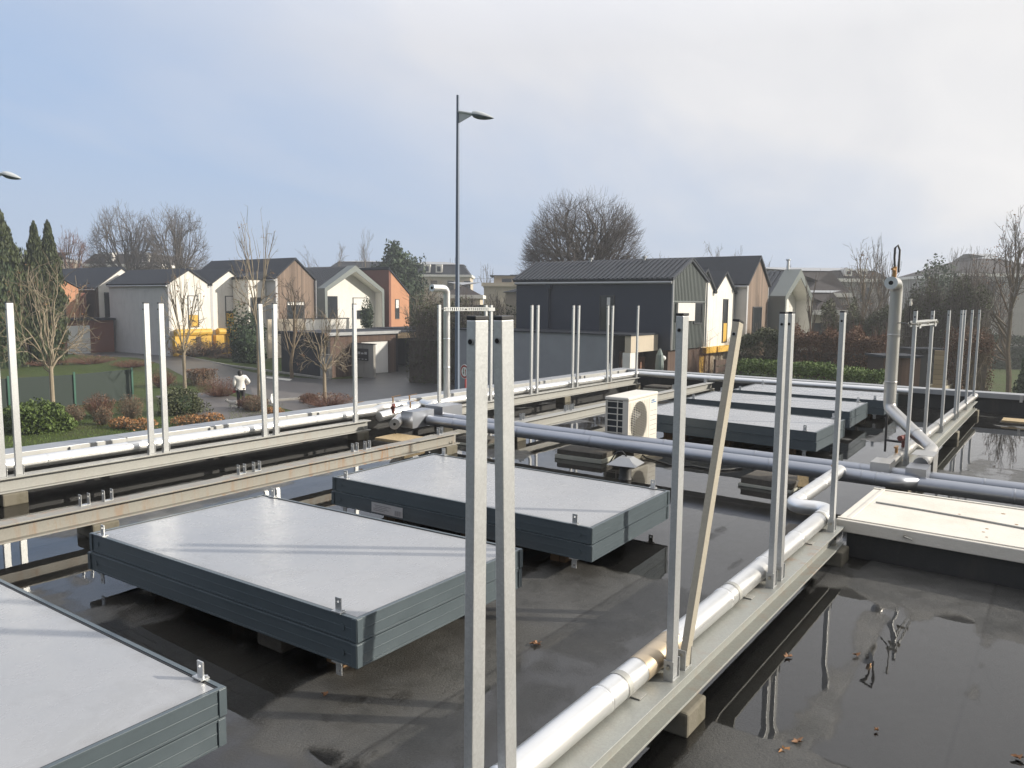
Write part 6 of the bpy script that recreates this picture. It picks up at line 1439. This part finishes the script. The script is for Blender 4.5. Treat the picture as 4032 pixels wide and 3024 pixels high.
b = gp(795,1516); twig_bush('clipped_hedge', 'square clipped tan hedge block on the road island', b, wpx(b,44), .7, hz(b,1453), 170, .008, 'twig_pale', 120, 2600, 'brown_leaf', .05, cat='hedge', box=True)
for i, (px_, py_, rw, lab) in enumerate(((560,1690,60,'orange dry fern clump behind the first post pair'), (480,1685,45,'orange dry fern clump at the grey stemmed shrub'), (740,1672,70,'orange dry leaf bed in front of the juniper'), (830,1665,55,'orange dry leaf bed next to the grey path'), (1075,1640,45,'orange dry stalks at the parapet by the white bag'))):
    b = gp(px_, py_); twig_bush('dry_fern', lab, b, wpx(b,rw), .5, .42, 110, .006, 'twig_pale', 130+i, 420, 'orange_leaf', .055, cat='fern', group='orange dry ferns along the verge')
for i, (px_, D, top, rw, lab) in enumerate(((100,60,1330,110,'brown brush behind the cypress trunks'), (330,64,1370,80,'brown brush at the foot of the far garage'), (960,58,1390,150,'dark brown brush under the white gables, road end'), (800,58,1340,140,'brown bramble brush in front of the white gables'))):
    b = gp(px_, 1400, D=D); twig_bush('bare_brush', lab, b, wpx(b,rw), 1.5, hz(b, top), 420, .012, 'twig', 140+i, 900, 'brown_leaf', .08)
b = gp(985,1400,D=55); r = wpx(b,90); leaf_mass('leafy_shrub', 'dark green shrub mound between the yellow canopy and the timber house', 'shrub', b, [(0,0,hz(b,1290)*.5,r*.9,1.3,hz(b,1245)*.55)], 5000, .13, 'dark_green', 150)
b = gp(1445,1250,D=64); leaf_mass('leafy_shrub', 'dark pine bush in front of the framed white gable', 'shrub', (b[0],b[1],-.6), [(0,0,1.0,.55,.5,1.2)], 1500, .10, 'dark_green', 151)
# grass tufts on the verges (one uncountable mass)
mb = MB(); rnd = random.Random(9)
for (x0,x1,y0,y1,n) in ((-380,900,1640,1760,9000),(900,1120,1590,1660,1500)):
    for _ in range(n):
        p = at(rnd.uniform(x0,x1), rnd.uniform(y0,y1), z=GZ); s = rnd.uniform(.03,.09); a = rnd.uniform(0,6.28)
        mb.add([(p.x-.008*math.cos(a),p.y-.008*math.sin(a),GZ),(p.x+.008*math.cos(a),p.y+.008*math.sin(a),GZ),(p.x+rnd.gauss(0,.02),p.y+rnd.gauss(0,.02),GZ+s)], [(0,1,2)])
tag(mb.build('grass', M['grass'], None), kind='stuff')

# ------------------------------------------------------------------ the walking person and the small dog
def skinned(name, mat, joints, edges, parent, root=0, sub=1):
    me = bpy.data.meshes.new(name); me.from_pydata([j[0] for j in joints], edges, []); me.materials.append(mat)
    o = bpy.data.objects.new(name, me); COL.objects.link(o); o.parent = parent
    sk = o.modifiers.new('skin', 'SKIN'); sk.use_smooth_shade = True
    for v, j in zip(me.skin_vertices[0].data, joints): r = j[1]; v.radius = r if isinstance(r, tuple) else (r, r); v.use_root = False
    me.skin_vertices[0].data[root].use_root = True
    ss = o.modifiers.new('smooth', 'SUBSURF'); ss.levels = ss.render_levels = sub
    return o
pb = at(950, 1608, z=GZ); pers = thing('person', 'person seen from behind in white quilted jacket and dark trousers, walking on the path', 'person', (pb.x,pb.y,GZ)); 
vd = Vector((pb.x,pb.y,0)).normalized(); pers.rotation_euler = (0,0,math.atan2(vd.y,vd.x)-PI/2)       # faces away from the roof (local +y)
J = [((0,0,.93),(.15,.11)),((0,.01,1.12),(.15,.10)),((0,.0,1.34),(.165,.10)),((0,.01,1.46),(.07,.07)),((-.01,.03,1.54),(.055,.055)),((-.02,.06,1.64),(.085,.10)),((-.02,.06,1.71),(.06,.075)),
     ((-.19,.0,1.38),.065),((-.235,-.04,1.12),.05),((-.25,.05,.88),.038),((.19,.0,1.38),.065),((.33,-.06,1.17),.05),((.24,.16,1.06),.038),
     ((-.09,0,.88),.10),((-.10,.10,.50),.068),((-.10,.02,.09),.045),((-.10,.15,.04),.04),((.09,0,.88),.10),((.10,.02,.48),.068),((.10,-.20,.14),.045),((.11,-.10,.04),.04)]
E_ = [(0,1),(1,2),(2,3),(3,4),(4,5),(5,6),(2,7),(7,8),(8,9),(2,10),(10,11),(11,12),(0,13),(13,14),(14,15),(15,16),(0,17),(17,18),(18,19),(19,20)]
skinned('body', M['skin'], J, E_, pers)
for s, wr, el in ((-1, Vector((-.25,.05,.88)), Vector((-.235,-.04,1.12))), (1, Vector((.24,.16,1.06)), Vector((.33,-.06,1.17)))):
    d = (wr-el).normalized(); pc = wr+d*.06; sd = d.cross(Vector((0,1,.2))).normalized(); j = [(tuple(wr),.03),(tuple(pc),(.036,.02))]; e = [(0,1)]
    for k in range(4): off = sd*(.024*(k-1.5)); L = (.075,.085,.08,.06)[k]; a = len(j); j += [(tuple(pc+off+d*L*.5),.0095),(tuple(pc+off+d*L*.85+Vector((0,.02,0))),.008)]; e += [(1,a),(a,a+1)]
    a = len(j); j += [(tuple(wr+d*.03+sd*.045*s),.011),(tuple(wr+d*.07+sd*.06*s),.009)]; e += [(0,a),(a,a+1)]
    skinned('hand', M['skin'], j, e, pers)
skinned('jacket', M['jacket'], [((0,0,.90),(.195,.145)),((0,0,1.02),(.21,.16)),((0,0,1.22),(.215,.16)),((0,0,1.38),(.17,.12)),((-.01,.02,1.47),(.09,.09)),((-.20,0,1.38),.10),((-.255,-.05,1.12),.085),((-.258,.04,.93),.06),((.20,0,1.38),.10),((.355,-.07,1.17),.088),((.265,.12,1.07),.062)],
   [(0,1),(1,2),(2,3),(3,4),(3,5),(5,6),(6,7),(3,8),(8,9),(9,10)], pers, 1)
skinned('trousers', M['trousers'], [((0,0,.90),(.165,.125)),((-.09,0,.84),.115),((-.10,.10,.50),.082),((-.10,.03,.12),.06),((.09,0,.84),.115),((.10,.02,.48),.082),((.10,-.19,.16),.06)], [(0,1),(1,2),(2,3),(0,4),(4,5),(5,6)], pers)
skinned('hair', M['hair'], [((-.02,.045,1.70),(.098,.112)),((-.015,.0,1.60),(.11,.095)),((0,-.04,1.47),(.115,.07)),((.02,-.05,1.40),(.08,.05))], [(0,1),(1,2),(2,3)], pers)
for s, (x, y) in ((-1,(-.10,.08)),(1,(.105,-.15))): MB().prism([(x-.045,y-.12),(x+.045,y-.12),(x+.05,y+.10),(x,y+.16),(x-.05,y+.10)], 'z', 0.0, .075).build('shoe', M['black_plastic'], pers, bevel=.02)
rp = bpy.data.objects['person']; pv = rp.matrix_basis @ Vector((-.26,.07,.74))
ld = thing('dog_lead', 'red dog lead handle held in the hand of the walking person', 'dog lead', tuple(pv)); MB().cbox((0,0,0), .09, .14, .10, .4).build('handle', M['red_paint'], ld, bevel=.02)
dp = at(922, 1606, z=GZ); dog = thing('dog', 'small white dog on the path just in front of the walking person', 'dog', (dp.x,dp.y,GZ)); dog.rotation_euler = (0,0,math.atan2(vd.y,vd.x)-PI/2+R(180))
skinned('body', M['dog_fur'], [((0,0,.24),(.075,.085)),((.16,0,.25),(.07,.08)),((-.15,0,.24),(.07,.075)),((.25,0,.31),(.05,.055)),((.31,0,.36),(.062,.062)),((.39,0,.33),(.03,.03)),((-.24,0,.32),.025),((-.28,0,.40),.018),
   ((.16,-.05,.13),.03),((.17,-.05,.01),.022),((.16,.05,.13),.03),((.15,.05,.01),.022),((-.17,-.05,.14),.038),((-.20,-.05,.08),.022),((-.17,-.05,.01),.022),((-.15,.05,.14),.038),((-.18,.05,.08),.022),((-.14,.05,.01),.022)],
   [(0,1),(0,2),(1,3),(3,4),(4,5),(2,6),(6,7),(1,8),(8,9),(1,10),(10,11),(2,12),(12,13),(13,14),(2,15),(15,16),(16,17)], dog)
for s in (-1, 1): MB().tube([(.30,s*.045,.41),(.28,s*.07,.38),(.29,s*.075,.33)], [.02,.03,.012], 6).build('ear', M['dog_fur'], dog, smooth=True)

# ------------------------------------------------------------------ light and sky
SUN_AZ, SUN_EL = R(-57.5), R(22)
sd = Vector((math.cos(SUN_AZ)*math.cos(SUN_EL), math.sin(SUN_AZ)*math.cos(SUN_EL), math.sin(SUN_EL)))
sun = bpy.data.lights.new('sun', 'SUN'); sun.energy = 5.0; sun.angle = R(.6); sun.color = (1.0,.92,.79)
so = bpy.data.objects.new('sun', sun); COL.objects.link(so); so.rotation_euler = (-sd).to_track_quat('-Z','Y').to_euler(); so.location = sd*60
w = bpy.data.worlds.new('World'); scene.world = w; w.use_nodes = True; nt = w.node_tree; nt.nodes.clear()
out = N(nt,'ShaderNodeOutputWorld'); bg = N(nt,'ShaderNodeBackground'); sky = N(nt,'ShaderNodeTexSky', sky_type='NISHITA'); sky.sun_disc = False; sky.sun_elevation = SUN_EL; sky.sun_rotation = PI/2-SUN_AZ; sky.dust_density = 1.5; sky.ozone_density = 1.2
tc = N(nt,'ShaderNodeTexCoord'); gen = tc.outputs['Generated']; sep = N(nt,'ShaderNodeSeparateXYZ'); link(nt, gen, sep.inputs[0])
zc = mathn(nt,'MAXIMUM', sep.outputs[2], 0.0); den = mathn(nt,'ADD', zc, .22)
cx = mathn(nt,'DIVIDE', sep.outputs[0], den); cy = mathn(nt,'DIVIDE', sep.outputs[1], den)
cmb = N(nt,'ShaderNodeCombineXYZ'); link(nt, cx, cmb.inputs[0]); link(nt, cy, cmb.inputs[1])
mp = N(nt,'ShaderNodeMapping'); mp.inputs['Rotation'].default_value = (0,0,R(28)); mp.inputs['Scale'].default_value = (.55,1.0,1); link(nt, cmb.outputs[0], mp.inputs['Vector'])
n1 = noise(nt, .9, 7, .52, mp.outputs[0], .35); n2 = noise(nt, 2.6, 6, .55, mp.outputs[0], .5)
dt = N(nt,'ShaderNodeVectorMath', operation='DOT_PRODUCT'); link(nt, gen, dt.inputs[0]); dt.inputs[1].default_value = tuple(sd)
tow = N(nt,'ShaderNodeMapRange'); tow.inputs[1].default_value = -.35; tow.inputs[2].default_value = .75; link(nt, dt.outputs['Value'], tow.inputs[0])
cov = mathn(nt,'ADD', mathn(nt,'MULTIPLY', n1.outputs['Fac'], .85), mathn(nt,'MULTIPLY', zc, .95))
cov = mathn(nt,'ADD', cov, mathn(nt,'MULTIPLY', tow.outputs[0], .62))
cov = ramp(nt, cov, .60, .98).outputs[0]
tex = ramp(nt, mathn(nt,'ADD', mathn(nt,'MULTIPLY', n1.outputs['Fac'], .5), mathn(nt,'MULTIPLY', n2.outputs['Fac'], .5)), .3, .7).outputs[0]
ca = mixc(nt, tex, (6.0,6.3,7.2), (7.0,7.15,7.7))
cb_ = mixc(nt, tex, (7.6,7.6,7.7), (9.3,9.1,8.9))
hi = mathn(nt, 'MULTIPLY_ADD', ramp(nt, zc, .30, .55).outputs[0], .5); hi.node.inputs[2].default_value = 1.0
ccol = mixc(nt, tow.outputs[0], ca, cb_)
vm = N(nt, 'ShaderNodeVectorMath', operation='SCALE'); link(nt, ccol, vm.inputs[0]); link(nt, hi, vm.inputs['Scale']); ccol = vm.outputs[0]
hzf = mathn(nt,'SUBTRACT', 1.0, ramp(nt, zc, .0, .20).outputs[0])
base = mixc(nt, .85, sky.outputs[0], (4.2,5.6,8.0))
base = mixc(nt, mathn(nt,'MULTIPLY', hzf, .6), base, (5.6,6.2,7.2))
col = mixc(nt, cov, base, ccol)
bk_ = N(nt,'ShaderNodeVectorMath', operation='DOT_PRODUCT'); link(nt, gen, bk_.inputs[0]); bk_.inputs[1].default_value = (-.80,-.60,0)      # unseen sky behind the viewer, darkened on purpose to deepen the shade
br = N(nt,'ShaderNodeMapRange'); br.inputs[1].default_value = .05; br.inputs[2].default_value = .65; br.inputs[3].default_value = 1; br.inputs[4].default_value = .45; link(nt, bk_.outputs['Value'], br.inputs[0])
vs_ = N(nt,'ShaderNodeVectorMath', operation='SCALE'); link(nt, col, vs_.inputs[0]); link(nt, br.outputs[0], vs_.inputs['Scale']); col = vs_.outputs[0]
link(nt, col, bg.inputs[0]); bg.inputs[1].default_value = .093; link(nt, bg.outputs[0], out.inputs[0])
hb = MB().box(-30,170,-60,150,GZ-1,19.5)
hm = bpy.data.materials.new('haze_air'); hm.use_nodes = True; ht_ = hm.node_tree; ht_.nodes.clear(); ho = N(ht_,'ShaderNodeOutputMaterial'); hv = N(ht_,'ShaderNodeVolumePrincipled')
hv.inputs['Color'].default_value = (.93,.96,1.0,1); hv.inputs['Density'].default_value = .0016; hv.inputs['Anisotropy'].default_value = .45; link(ht_, hv.outputs[0], ho.inputs['Volume'])
tag(hb.build('haze', hm), kind='stuff')
scene.view_settings.view_transform = 'Standard'; scene.view_settings.look = 'None'; scene.view_settings.gamma = 1; scene.view_settings.exposure = .18
scene.cycles.max_bounces = 8; scene.cycles.transparent_max_bounces = 12; scene.cycles.caustics_reflective = False; scene.cycles.caustics_refractive = False
scene.cycles.use_denoising = True
scene.cycles.sample_clamp_indirect = 6
